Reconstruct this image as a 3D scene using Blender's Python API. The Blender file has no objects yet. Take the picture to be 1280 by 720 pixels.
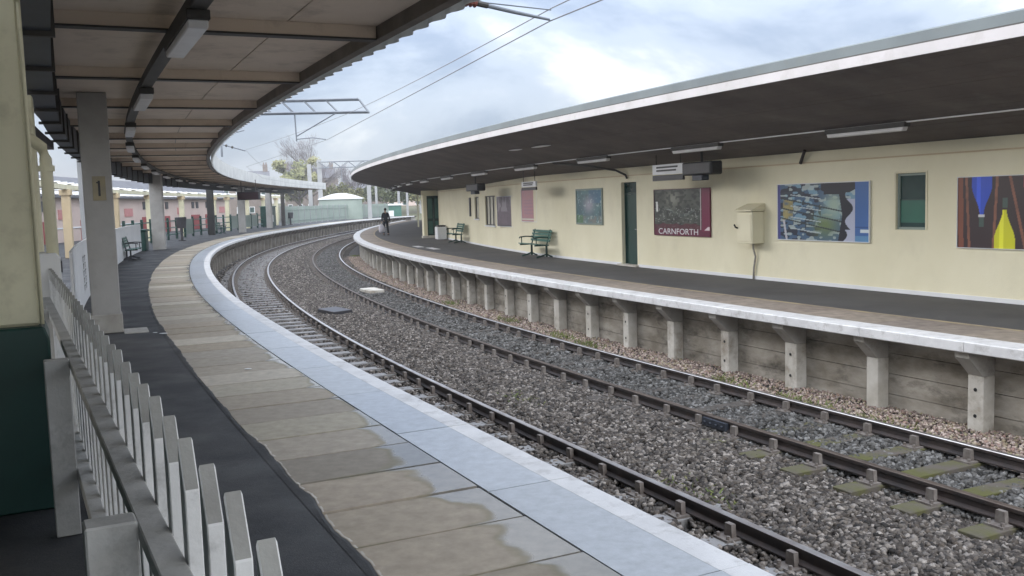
import bpy, bmesh, math, random
import numpy as np
from mathutils import Matrix, Vector
random.seed(7); RNG = np.random.default_rng(11)
R = math.radians
sc = bpy.context.scene
COL = sc.collection

# ------------------------------------------------------------------ camera
CAM_H, PITCH, ROLL, FOC = 1.9156, 0.0924, 0.03036, 1180.8
cam_d = bpy.data.cameras.new('camera'); cam = bpy.data.objects.new('camera', cam_d); COL.objects.link(cam)
cam_d.sensor_width = 36.0; cam_d.lens = 36.0*FOC/1280.0; cam_d.clip_start = 0.05; cam_d.clip_end = 3000
_f = Vector((0, math.cos(PITCH), -math.sin(PITCH))); _u = Vector((0, math.sin(PITCH), math.cos(PITCH))); _x = Vector((1, 0, 0))
_r = _x*math.cos(ROLL) - _u*math.sin(ROLL)
_uu = _x*math.sin(ROLL) + _u*math.cos(ROLL)
M = Matrix((( _r.x, _uu.x, -_f.x, 0), (_r.y, _uu.y, -_f.y, 0), (_r.z, _uu.z, -_f.z, CAM_H), (0, 0, 0, 1)))
cam.matrix_world = M
sc.camera = cam

# ------------------------------------------------------------------ light
SUN_EL, SUN_DIR = R(19), Vector((-0.93, 0.36, 0)).normalized()
world = bpy.data.worlds.new('World'); sc.world = world; world.use_nodes = True
nt = world.node_tree; nt.nodes.clear()
N = nt.nodes.new; LK = nt.links.new
out = N('ShaderNodeOutputWorld')
sky = N('ShaderNodeTexSky'); sky.sky_type = 'NISHITA'; sky.sun_disc = False
sky.sun_elevation = SUN_EL; sky.sun_rotation = math.atan2(SUN_DIR.x, SUN_DIR.y)
bg1 = N('ShaderNodeBackground'); bg1.inputs[1].default_value = 0.11; LK(sky.outputs[0], bg1.inputs[0])
tc = N('ShaderNodeTexCoord'); mp = N('ShaderNodeMapping'); mp.inputs['Scale'].default_value = (1.0, 1.0, 2.6); mp.inputs['Location'].default_value = (0.35, 0.1, 0.0)
LK(tc.outputs['Generated'], mp.inputs[0])
n1 = N('ShaderNodeTexNoise'); n1.inputs['Scale'].default_value = 2.6; n1.inputs['Detail'].default_value = 7; n1.inputs['Roughness'].default_value = 0.55; n1.inputs['Distortion'].default_value = 0.25
LK(mp.outputs[0], n1.inputs['Vector'])
cr = N('ShaderNodeValToRGB'); cr.color_ramp.interpolation = 'EASE'
e = cr.color_ramp.elements; e[0].position = 0.39; e[0].color = (0.36, 0.44, 0.60, 1); e[1].position = 0.6; e[1].color = (0.95, 0.98, 1.02, 1)
e2 = cr.color_ramp.elements.new(0.5); e2.color = (0.56, 0.64, 0.78, 1)
LK(n1.outputs[0], cr.inputs[0])
# an overcast sky is about twice as bright overhead as near the skyline
sx = N('ShaderNodeSeparateXYZ'); LK(tc.outputs['Generated'], sx.inputs[0])
mr = N('ShaderNodeMapRange'); mr.inputs[1].default_value = 0.0; mr.inputs[2].default_value = 1.0; mr.inputs[3].default_value = 0.455; mr.inputs[4].default_value = 2.6
LK(sx.outputs[2], mr.inputs[0])
# sky brightened behind the photographer, added to light the fence and pillar faces
vd = N('ShaderNodeVectorMath'); vd.operation = 'DOT_PRODUCT'; vd.inputs[1].default_value = (0.25, -0.968, 0.0); LK(tc.outputs['Generated'], vd.inputs[0])
lb = N('ShaderNodeMapRange'); lb.interpolation_type = 'SMOOTHSTEP'; lb.inputs[1].default_value = 0.0; lb.inputs[2].default_value = 1.0; lb.inputs[3].default_value = 1.0; lb.inputs[4].default_value = 3.4; LK(vd.outputs['Value'], lb.inputs[0])
mm = N('ShaderNodeMath'); mm.operation = 'MULTIPLY'; LK(mr.outputs[0], mm.inputs[0]); LK(lb.outputs[0], mm.inputs[1])
bg2 = N('ShaderNodeBackground'); wm = N('ShaderNodeMix'); wm.data_type = 'RGBA'; wm.blend_type = 'MULTIPLY'; wm.inputs[7].default_value = (1.0, 0.93, 0.82, 1); LK(cr.outputs[0], wm.inputs[6])
wf = N('ShaderNodeMapRange'); wf.inputs[1].default_value = -0.2; wf.inputs[2].default_value = 0.6
LK(vd.outputs['Value'], wf.inputs[0]); LK(wf.outputs[0], wm.inputs[0]); LK(wm.outputs[2], bg2.inputs[0]); LK(mm.outputs[0], bg2.inputs[1])
mx = N('ShaderNodeMixShader'); mx.inputs[0].default_value = 0.86
LK(bg1.outputs[0], mx.inputs[1]); LK(bg2.outputs[0], mx.inputs[2]); LK(mx.outputs[0], out.inputs[0])

sd = bpy.data.lights.new('sun', 'SUN'); sd.energy = 1.9; sd.angle = R(40); sd.color = (1.0, 0.95, 0.88)
sun = bpy.data.objects.new('sun', sd); COL.objects.link(sun); sun.location = (-30, 10, 40)
tosun = (SUN_DIR*math.cos(SUN_EL) + Vector((0, 0, math.sin(SUN_EL))))
sun.rotation_euler = tosun.to_track_quat('Z', 'Y').to_euler()
vs = sc.view_settings; vs.view_transform = 'Standard'; vs.look = 'None'; vs.gamma = 1.0; vs.use_curve_mapping = False
vs.exposure = 0.8
sc.cycles.max_bounces = 8; sc.cycles.diffuse_bounces = 5; sc.cycles.glossy_bounces = 3
sc.cycles.use_adaptive_sampling = True

# ------------------------------------------------------------------ the curve everything follows
KN = [-15, 5, 20, 35, 50, 70, 100, 160]
KV = [0.0016557, 0.00067363, 0.00661186, 0.00468489, 0.00636261, 0.00565648, 0.00126789, 0.01129664]
SS = np.linspace(-14, 175, 3781)
_k = np.interp(SS, KN, KV); _k[SS > 160] = 0.006; _ds = SS[1]-SS[0]
_i0 = int(np.argmin(abs(SS)))
TH = np.concatenate([[0], np.cumsum((_k[1:]+_k[:-1])/2*_ds)]); TH = TH-TH[_i0]-0.46052834
_sx, _cy = np.sin(TH), np.cos(TH)
XX = np.concatenate([[0], np.cumsum((_sx[1:]+_sx[:-1])/2*_ds)]); YY = np.concatenate([[0], np.cumsum((_cy[1:]+_cy[:-1])/2*_ds)])
XX = XX-XX[_i0]+3.55186771; YY = YY-YY[_i0]
def fr(s): return float(np.interp(s, SS, XX)), float(np.interp(s, SS, YY)), float(np.interp(s, SS, TH))
def W(s, o, z=0.0):
    x, y, t = fr(s)
    return (x+math.cos(t)*o, y-math.sin(t)*o, z)
def rotz(s):
    t = fr(s)[2]; return math.atan2(-math.cos(t), -math.sin(t))
RAILS = [0.79, 2.294, 4.554, 6.059]
O_R = 6.937
def ow(s): return 10.775 + 0.68*min(1.0, max(0.0, (s-32)/13.0))

# ------------------------------------------------------------------ materials
def nodes(name):
    m = bpy.data.materials.new(name); m.use_nodes = True
    t = m.node_tree; t.nodes.clear()
    o = t.nodes.new('ShaderNodeOutputMaterial'); p = t.nodes.new('ShaderNodeBsdfPrincipled'); t.links.new(p.outputs[0], o.inputs[0])
    return m, t, p
def mat(name, col, rough=0.8, col2=None, scale=2.5, detail=6, bump=0.0, bscale=60, metal=0.0, spec=0.5, lo=0.35, hi=0.65, stretch=(1, 1, 1), grime=None, gscale=7, gamt=0.6, rvar=0.0, coord='Object'):
    m, t, p = nodes(name); n = t.nodes.new; l = t.links.new
    if col2 is None: col2 = tuple(c*0.78 for c in col)
    tcn = n('ShaderNodeTexCoord'); mpn = n('ShaderNodeMapping'); mpn.inputs['Scale'].default_value = stretch
    l(tcn.outputs[coord], mpn.inputs[0])
    nz = n('ShaderNodeTexNoise'); nz.inputs['Scale'].default_value = scale; nz.inputs['Detail'].default_value = detail; nz.inputs['Roughness'].default_value = 0.6
    l(mpn.outputs[0], nz.inputs['Vector'])
    r = n('ShaderNodeMapRange'); r.inputs[1].default_value = lo; r.inputs[2].default_value = hi; l(nz.outputs[0], r.inputs[0])
    mixn = n('ShaderNodeMix'); mixn.data_type = 'RGBA'; mixn.inputs[6].default_value = (*col, 1); mixn.inputs[7].default_value = (*col2, 1)
    l(r.outputs[0], mixn.inputs[0]); last = mixn.outputs[2]
    if grime:
        g = n('ShaderNodeTexNoise'); g.inputs['Scale'].default_value = gscale; g.inputs['Detail'].default_value = 8; g.inputs['Roughness'].default_value = 0.7
        l(mpn.outputs[0], g.inputs['Vector'])
        gr = n('ShaderNodeMapRange'); gr.inputs[1].default_value = 0.52; gr.inputs[2].default_value = 0.72; gr.inputs[4].default_value = gamt; l(g.outputs[0], gr.inputs[0])
        m2 = n('ShaderNodeMix'); m2.data_type = 'RGBA'; m2.inputs[7].default_value = (*grime, 1)
        l(gr.outputs[0], m2.inputs[0]); l(last, m2.inputs[6]); last = m2.outputs[2]
    l(last, p.inputs['Base Color'])
    p.inputs['Roughness'].default_value = rough; p.inputs['Metallic'].default_value = metal; p.inputs['Specular IOR Level'].default_value = spec
    if rvar:
        rr = n('ShaderNodeMapRange'); rr.inputs[1].default_value = 0.35; rr.inputs[2].default_value = 0.65; rr.inputs[3].default_value = rough-rvar; rr.inputs[4].default_value = rough+rvar
        l(nz.outputs[0], rr.inputs[0]); l(rr.outputs[0], p.inputs['Roughness'])
    if bump:
        b = n('ShaderNodeTexNoise'); b.inputs['Scale'].default_value = bscale; b.inputs['Detail'].default_value = 5; l(mpn.outputs[0], b.inputs['Vector'])
        bb = n('ShaderNodeBump'); bb.inputs['Strength'].default_value = bump; bb.inputs['Distance'].default_value = 0.01; l(b.outputs[0], bb.inputs['Height']); l(bb.outputs[0], p.inputs['Normal'])
    return m
def attr_mat(name, cols, rough=0.85, nscale=30, namt=0.25, bump=0.0, attr='rnd', spec=0.4):
    """colour picked per piece from a ramp by a stored number, broken up by noise"""
    m, t, p = nodes(name); n = t.nodes.new; l = t.links.new
    a = n('ShaderNodeAttribute'); a.attribute_name = attr
    r = n('ShaderNodeValToRGB'); el = r.color_ramp.elements
    while len(el) < len(cols): el.new(0.5)
    for i, c in enumerate(cols): el[i].position = i/(len(cols)-1); el[i].color = (*c, 1)
    l(a.outputs['Fac'], r.inputs[0])
    tcn = n('ShaderNodeTexCoord'); nz = n('ShaderNodeTexNoise'); nz.inputs['Scale'].default_value = nscale; nz.inputs['Detail'].default_value = 5
    l(tcn.outputs['Object'], nz.inputs['Vector'])
    rr = n('ShaderNodeMapRange'); rr.inputs[1].default_value = 0.3; rr.inputs[2].default_value = 0.7; rr.inputs[3].default_value = 1-namt; rr.inputs[4].default_value = 1+namt; l(nz.outputs[0], rr.inputs[0])
    v = n('ShaderNodeVectorMath'); v.operation = 'SCALE'; l(r.outputs[0], v.inputs[0]); l(rr.outputs[0], v.inputs['Scale'])
    l(v.outputs[0], p.inputs['Base Color']); p.inputs['Roughness'].default_value = rough; p.inputs['Specular IOR Level'].default_value = spec
    if bump:
        bb = n('ShaderNodeBump'); bb.inputs['Strength'].default_value = bump; bb.inputs['Distance'].default_value = 0.01; l(nz.outputs[0], bb.inputs['Height']); l(bb.outputs[0], p.inputs['Normal'])
    return m
def print_mat(name):
    m, t, p = nodes(name); a = t.nodes.new('ShaderNodeAttribute'); a.attribute_name = 'ink'; t.links.new(a.outputs['Color'], p.inputs['Base Color'])
    p.inputs['Roughness'].default_value = 0.35; return m
def slab_mat(name, cols, damp_bias, wet_rough=0.2, damp=(0.66, 0.71, 0.78)):
    """stone paving: per-slab tone, stains, and damp margins that are darker and glossier than the dried middle"""
    m, t, p = nodes(name); n = t.nodes.new; l = t.links.new
    def A(nm): a = n('ShaderNodeAttribute'); a.attribute_name = nm; return a.outputs['Fac']
    def mth(op, a, b=None):
        x = n('ShaderNodeMath'); x.operation = op
        for i, q in enumerate([a, b]):
            if q is None: continue
            if isinstance(q, (int, float)): x.inputs[i].default_value = q
            else: l(q, x.inputs[i])
        return x.outputs[0]
    r = n('ShaderNodeValToRGB'); el = r.color_ramp.elements
    while len(el) < len(cols): el.new(0.5)
    for i, c in enumerate(cols): el[i].position = i/(len(cols)-1); el[i].color = (*c, 1)
    l(A('rnd'), r.inputs[0])
    tcn = n('ShaderNodeTexCoord')
    nz = n('ShaderNodeTexNoise'); nz.inputs['Scale'].default_value = 9; nz.inputs['Detail'].default_value = 8; nz.inputs['Roughness'].default_value = 0.65; l(tcn.outputs['Object'], nz.inputs['Vector'])
    rr = n('ShaderNodeMapRange'); rr.inputs[1].default_value = 0.3; rr.inputs[2].default_value = 0.7; rr.inputs[3].default_value = 0.8; rr.inputs[4].default_value = 1.15; l(nz.outputs[0], rr.inputs[0])
    v = n('ShaderNodeVectorMath'); v.operation = 'SCALE'; l(r.outputs[0], v.inputs[0]); l(rr.outputs[0], v.inputs['Scale'])
    nz2 = n('ShaderNodeTexNoise'); nz2.inputs['Scale'].default_value = 1.5; nz2.inputs['Detail'].default_value = 9; l(tcn.outputs['Object'], nz2.inputs['Vector'])
    su, sv = A('su'), A('sv')                                   # -1..1 across and along the slab
    suo = mth('MAXIMUM', mth('ADD', su, 0.15), 0.0)
    e4 = mth('ADD', mth('MULTIPLY', mth('POWER', suo, 2.0), 1.15), mth('MULTIPLY', mth('POWER', mth('ABSOLUTE', sv), 6.0), 0.38))
    edge = mth('ADD', mth('ADD', e4, mth('MULTIPLY', nz2.outputs[0], 1.9)), A('wet'))
    wet = n('ShaderNodeMapRange'); wet.interpolation_type = 'SMOOTHSTEP'; wet.inputs[1].default_value = 1.35-damp_bias; wet.inputs[2].default_value = 1.62-damp_bias; l(edge, wet.inputs[0])
    damp_ = n('ShaderNodeMix'); damp_.data_type = 'RGBA'; damp_.blend_type = 'MULTIPLY'; damp_.inputs[7].default_value = (*damp, 1)
    l(wet.outputs[0], damp_.inputs[0]); l(v.outputs[0], damp_.inputs[6])
    # greenish rim where the damp dries out
    rim = n('ShaderNodeMapRange'); rim.inputs[1].default_value = 1.25-damp_bias; rim.inputs[2].default_value = 1.45-damp_bias; l(edge, rim.inputs[0])
    rim2 = mth('MULTIPLY', mth('MULTIPLY', rim.outputs[0], mth('SUBTRACT', 1.0, wet.outputs[0])), 0.55)
    gm = n('ShaderNodeMix'); gm.data_type = 'RGBA'; gm.inputs[7].default_value = (0.16, 0.15, 0.08, 1); l(rim2, gm.inputs[0]); l(damp_.outputs[2], gm.inputs[6])
    l(gm.outputs[2], p.inputs['Base Color'])
    ro = n('ShaderNodeMapRange'); ro.inputs[3].default_value = 0.75; ro.inputs[4].default_value = wet_rough; l(wet.outputs[0], ro.inputs[0]); l(ro.outputs[0], p.inputs['Roughness'])
    b = n('ShaderNodeTexNoise'); b.inputs['Scale'].default_value = 70; b.inputs['Detail'].default_value = 4; l(tcn.outputs['Object'], b.inputs['Vector'])
    bb = n('ShaderNodeBump'); bb.inputs['Strength'].default_value = 0.12; bb.inputs['Distance'].default_value = 0.006; l(b.outputs[0], bb.inputs['Height']); l(bb.outputs[0], p.inputs['Normal'])
    return m

MT = {}
MT['asphalt'] = mat('asphalt', (0.047, 0.049, 0.053), 0.72, (0.032, 0.034, 0.039), 1.2, 8, 0.5, 140, rvar=0.15, grime=(0.10, 0.10, 0.105), gscale=48, gamt=0.55)
MT['asphalt_light'] = mat('asphalt_grey', (0.085, 0.083, 0.085), 0.8, (0.06, 0.058, 0.06), 0.7, 8, 0.4, 140, grime=(0.11, 0.1, 0.09), gscale=2.5, gamt=0.5)
MT['slab'] = slab_mat('sandstone_paving', [(0.29, 0.25, 0.195), (0.38, 0.335, 0.275), (0.235, 0.207, 0.17), (0.49, 0.445, 0.375), (0.285, 0.255, 0.19), (0.36, 0.305, 0.24), (0.34, 0.307, 0.26)], 0.0)
MT['coping'] = slab_mat('coping_stone', [(0.42, 0.435, 0.455), (0.48, 0.495, 0.515), (0.44, 0.45, 0.46), (0.40, 0.41, 0.42)], 0.75, 0.32, (0.84, 0.88, 0.94))
MT['slab_brown'] = attr_mat('brown_paving', [(0.22, 0.18, 0.15), (0.27, 0.225, 0.185), (0.19, 0.16, 0.14), (0.25, 0.21, 0.17)], 0.8, 6, 0.25, 0.1)
MT['white_edge'] = mat('worn_white_paint', (0.66, 0.655, 0.66), 0.6, (0.53, 0.525, 0.53), 3, 8, 0.15, 60, grime=(0.25, 0.235, 0.22), gscale=5, gamt=0.65)
MT['concrete'] = mat('weathered_concrete', (0.46, 0.445, 0.42), 0.9, (0.33, 0.31, 0.28), 1.6, 8, 0.3, 60, grime=(0.13, 0.115, 0.095), gscale=3, gamt=0.6)
MT['concrete_post'] = mat('pale_concrete', (0.62, 0.595, 0.55), 0.9, (0.42, 0.39, 0.34), 2.0, 8, 0.25, 60, grime=(0.2, 0.155, 0.11), gscale=2.6, gamt=0.75)
MT['panel'] = mat('stained_concrete_panel', (0.42, 0.385, 0.335), 0.9, (0.20, 0.175, 0.14), 1.3, 8, 0.3, 50, grime=(0.05, 0.043, 0.033), gscale=1.5, gamt=0.85, stretch=(1, 1, 2.2))
MT['panel_shaded'] = mat('shaded_concrete_panel', (0.15, 0.135, 0.12), 0.9, (0.075, 0.066, 0.056), 1.1, 8, 0.3, 50, stretch=(1, 1, 2.2))  # panel copy darkened to paint in the shadow below the left white edge
MT['post_shaded'] = mat('shaded_concrete_post', (0.27, 0.25, 0.225), 0.9, (0.17, 0.155, 0.135), 2, 8, 0.2, 50)  # posts of that face, shade likewise put into the colour
MT['sleeper_dark'] = mat('dark_timber_sleeper', (0.085, 0.073, 0.065), 0.9, (0.05, 0.043, 0.038), 3, 8, 0.4, 35)
MT['faded_line'] = mat('faded_yellow_line', (0.38, 0.31, 0.19), 0.8, (0.24, 0.2, 0.155), 2, 8, grime=(0.2, 0.17, 0.14), gscale=3, gamt=0.9)
MT['joint'] = mat('joint_dirt', (0.028, 0.024, 0.02), 0.95)
MT['pillar'] = mat('grey_painted_pillar', (0.42, 0.41, 0.40), 0.8, (0.34, 0.33, 0.32), 1.5, 7, 0.15, 40, grime=(0.27, 0.25, 0.22), gscale=2.5, gamt=0.45)
MT['cream'] = mat('cream_render', (0.79, 0.745, 0.565), 0.7, (0.72, 0.672, 0.49), 0.6, 8, 0.25, 45, grime=(0.55, 0.505, 0.38), gscale=0.9, gamt=0.3, stretch=(1, 1, 0.8))
MT['cream_paint'] = mat('cream_gloss_paint', (0.74, 0.70, 0.51), 0.45, (0.67, 0.63, 0.45), 1.2, 6, 0.05, 20, grime=(0.3, 0.27, 0.18), gscale=3, gamt=0.4)
MT['cream_warm'] = mat('warm_cream_paint', (0.62, 0.5, 0.33), 0.6, (0.54, 0.43, 0.28), 1.5)
MT['frieze'] = mat('cream_frieze', (0.72, 0.67, 0.49), 0.7, (0.66, 0.61, 0.44), 1.0)
MT['green'] = mat('dark_green_paint', (0.007, 0.048, 0.040), 0.4, (0.005, 0.036, 0.031), 2.0, 5)
MT['green_light'] = mat('sage_green_paint', (0.055, 0.16, 0.125), 0.45, (0.04, 0.12, 0.1), 2.0, 5)
MT['soffit_dark'] = mat('dark_boarded_soffit', (0.135, 0.108, 0.094), 0.75, (0.09, 0.071, 0.062), 0.9, 8, 0.25, 25, stretch=(1, 1, 1), grime=(0.2, 0.18, 0.165), gscale=1.2, gamt=0.4)
MT['soffit_taupe'] = mat('taupe_soffit_panel', (0.75, 0.635, 0.53), 0.75, (0.64, 0.535, 0.44), 0.55, 7, 0.05, 15, grime=(0.3, 0.23, 0.18), gscale=1.4, gamt=0.6)
MT['steel_dark'] = mat('dark_painted_steel', (0.055, 0.05, 0.047), 0.6, (0.035, 0.032, 0.03), 3)
MT['purlin'] = mat('brown_painted_purlin', (0.17, 0.145, 0.125), 0.65, (0.10, 0.085, 0.072), 2.0)
MT['steel_blue'] = mat('blue_black_steel', (0.045, 0.055, 0.075), 0.5, (0.03, 0.036, 0.05), 2)
MT['fascia_grey'] = mat('pale_grey_fascia', (0.56, 0.57, 0.565), 0.6, (0.47, 0.48, 0.48), 1.0, 6, grime=(0.33, 0.33, 0.31), gscale=2, gamt=0.4)
MT['fascia_white'] = mat('white_fascia', (0.48, 0.46, 0.475), 0.55, (0.41, 0.395, 0.405), 0.8, 6, grime=(0.3, 0.28, 0.27), gscale=2.4, gamt=0.5)
MT['felt'] = mat('grey_roof_felt', (0.165, 0.19, 0.20), 0.85, (0.13, 0.15, 0.16), 0.8, 7, 0.2, 40, grime=(0.16, 0.17, 0.16), gscale=3, gamt=0.5)
MT['rail_top'] = mat('polished_rail_head', (0.66, 0.64, 0.63), 0.34, (0.46, 0.42, 0.41), 3, metal=0.9)
MT['rust'] = mat('rusty_steel', (0.045, 0.031, 0.027), 0.7, (0.02, 0.016, 0.016), 5, 6, 0.2, 50)
MT['rust_dull'] = mat('dull_rail_head', (0.13, 0.10, 0.08), 0.5, (0.08, 0.06, 0.05), 4, metal=0.4)
MT['chair'] = mat('grey_rail_chair', (0.21, 0.19, 0.175), 0.8, (0.11, 0.09, 0.08), 9)
MT['sleeper'] = mat('old_timber_sleeper', (0.10, 0.085, 0.074), 0.9, (0.085, 0.085, 0.026), 1.6, 8, 0.4, 35, lo=0.42, hi=0.58, grime=(0.05, 0.043, 0.038), gscale=3.0, gamt=0.6)
MT['sleeper_grey'] = mat('grey_concrete_sleeper', (0.25, 0.245, 0.25), 0.85, (0.17, 0.165, 0.16), 3, 8, 0.3, 35)
MT['track_bed'] = mat('ballast_bed', (0.065, 0.058, 0.054), 0.95, (0.025, 0.022, 0.021), 14, 8, 1.0, 22, lo=0.42, hi=0.58)
MT['stone'] = attr_mat('crushed_stone', [(0.012, 0.0105, 0.0095), (0.056, 0.047, 0.042), (0.128, 0.111, 0.098), (0.026, 0.0195, 0.0165), (0.28, 0.252, 0.23), (0.08, 0.064, 0.052), (0.018, 0.0155, 0.014), (0.152, 0.132, 0.116)], 0.8, 40, 0.3)
MT['stone_blue'] = attr_mat('blue_grey_stone', [(0.015, 0.0145, 0.0135), (0.052, 0.049, 0.046), (0.115, 0.111, 0.107), (0.026, 0.0235, 0.021), (0.21, 0.206, 0.202), (0.045, 0.040, 0.035)], 0.7, 40, 0.3)
MT['rubble'] = attr_mat('pinkish_rubble', [(0.24, 0.175, 0.155), (0.36, 0.285, 0.25), (0.10, 0.072, 0.062), (0.52, 0.43, 0.385), (0.24, 0.215, 0.13), (0.30, 0.19, 0.17)], 0.9, 40, 0.3)
MT['weed'] = attr_mat('weeds', [(0.07, 0.10, 0.025), (0.12, 0.15, 0.04), (0.15, 0.15, 0.05)], 0.8, 40, 0.3)
MT['fence'] = mat('weathered_white_timber', (0.70, 0.70, 0.70), 0.75, (0.57, 0.57, 0.57), 3, 8, 0.15, 50, grime=(0.2, 0.2, 0.19), gscale=6, gamt=0.6)
MT['fence_grey'] = mat('grey_weathered_timber', (0.52, 0.515, 0.50), 0.8, (0.40, 0.395, 0.38), 3, 8, 0.2, 50, grime=(0.15, 0.145, 0.14), gscale=4, gamt=0.6)
MT['white'] = mat('white_paint', (0.76, 0.77, 0.79), 0.55, (0.70, 0.71, 0.73), 1.2)
MT['white_metal'] = mat('white_enamel', (0.70, 0.70, 0.70), 0.4, (0.62, 0.62, 0.62), 2)
MT['diffuser'] = mat('lamp_diffuser', (0.66, 0.65, 0.66), 0.35, (0.56, 0.55, 0.56), 3)
MT['black'] = mat('black_plastic', (0.018, 0.018, 0.02), 0.45, (0.012, 0.012, 0.014), 3)
MT['charcoal'] = mat('charcoal_paint', (0.05, 0.05, 0.058), 0.5)
MT['glass_dark'] = mat('dark_window_glass', (0.035, 0.075, 0.068), 0.08, (0.02, 0.045, 0.042), 1.2, spec=0.6)
MT['blind'] = mat('green_blind', (0.02, 0.13, 0.09), 0.35, (0.015, 0.1, 0.07), 1.5)
MT['galv'] = mat('galvanised_steel', (0.33, 0.335, 0.345), 0.5, (0.27, 0.275, 0.285), 1.0, metal=0.3)
MT['ohl'] = mat('grey_overhead_steel', (0.20, 0.22, 0.25), 0.5, (0.15, 0.165, 0.19), 3, metal=0.3)
MT['wire'] = mat('contact_wire', (0.2, 0.205, 0.22), 0.5, metal=0.3)
MT['insulator'] = mat('brown_porcelain', (0.22, 0.085, 0.07), 0.3)
MT['yellow_plate'] = mat('faded_yellow_plate', (0.36, 0.31, 0.20), 0.6, (0.30, 0.27, 0.2), 6)
MT['pink_wall'] = mat('pale_pink_render', (0.62, 0.50, 0.45), 0.8, (0.56, 0.45, 0.41), 0.5)
MT['red'] = mat('faded_red_paint', (0.34, 0.075, 0.075), 0.6, (0.27, 0.06, 0.06), 1)
MT['red_sign'] = mat('red_sign_print', (0.55, 0.25, 0.24), 0.5, (0.5, 0.2, 0.2), 3)
MT['brick'] = mat('brown_brick', (0.20, 0.165, 0.145), 0.9, (0.155, 0.125, 0.11), 2)
MT['slate'] = mat('slate_roof', (0.13, 0.13, 0.145), 0.7, (0.10, 0.10, 0.11), 1)
MT['greygreen'] = mat('grey_green_steel', (0.27, 0.32, 0.29), 0.6, (0.22, 0.27, 0.24), 0.6)
MT['grass'] = mat('rough_grass', (0.075, 0.085, 0.035), 0.95, (0.10, 0.085, 0.05), 0.15, 8, 0.5, 4)
MT['earth'] = mat('earth_and_grass', (0.075, 0.075, 0.05), 0.95, (0.09, 0.08, 0.065), 0.2, 8)
MT['bark'] = mat('bark', (0.10, 0.085, 0.075), 0.9)
MT['leaf_yellow'] = attr_mat('yellow_green_leaves', [(0.13, 0.145, 0.06), (0.20, 0.20, 0.085), (0.25, 0.235, 0.11)], 0.7, 3, 0.3)
MT['leaf_dark'] = attr_mat('dark_green_leaves', [(0.06, 0.075, 0.035), (0.10, 0.12, 0.05), (0.15, 0.16, 0.07)], 0.7, 3, 0.3)
MT['twig'] = attr_mat('bare_twigs', [(0.12, 0.10, 0.11), (0.17, 0.15, 0.16)], 0.9, 3, 0.3)
MT['curtain'] = mat('cream_window_blind', (0.66, 0.64, 0.54), 0.25, (0.56, 0.54, 0.46), 1.5)
MT['shaded_end_grain'] = mat('shaded_grey_end_grain', (0.30, 0.30, 0.285), 0.85, (0.23, 0.225, 0.215), 6, 8, 0.2, 60)  # weathered end grain, darkened further for the shade on the slanted tops
MT['skin'] = mat('skin', (0.42, 0.27, 0.2), 0.6)
MT['hair'] = mat('dark_hair', (0.02, 0.016, 0.013), 0.6)
MT['jacket'] = mat('dark_jacket', (0.022, 0.024, 0.03), 0.8)
MT['trousers'] = mat('black_trousers', (0.014, 0.014, 0.017), 0.8)
MT['bag'] = mat('pale_carrier_bag', (0.66, 0.63, 0.68), 0.5)
MT['print'] = print_mat('poster_print')
MT['maroon'] = mat('maroon_print', (0.15, 0.02, 0.05), 0.4)
MT['display'] = mat('dark_display_glass', (0.025, 0.008, 0.012), 0.3)

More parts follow.
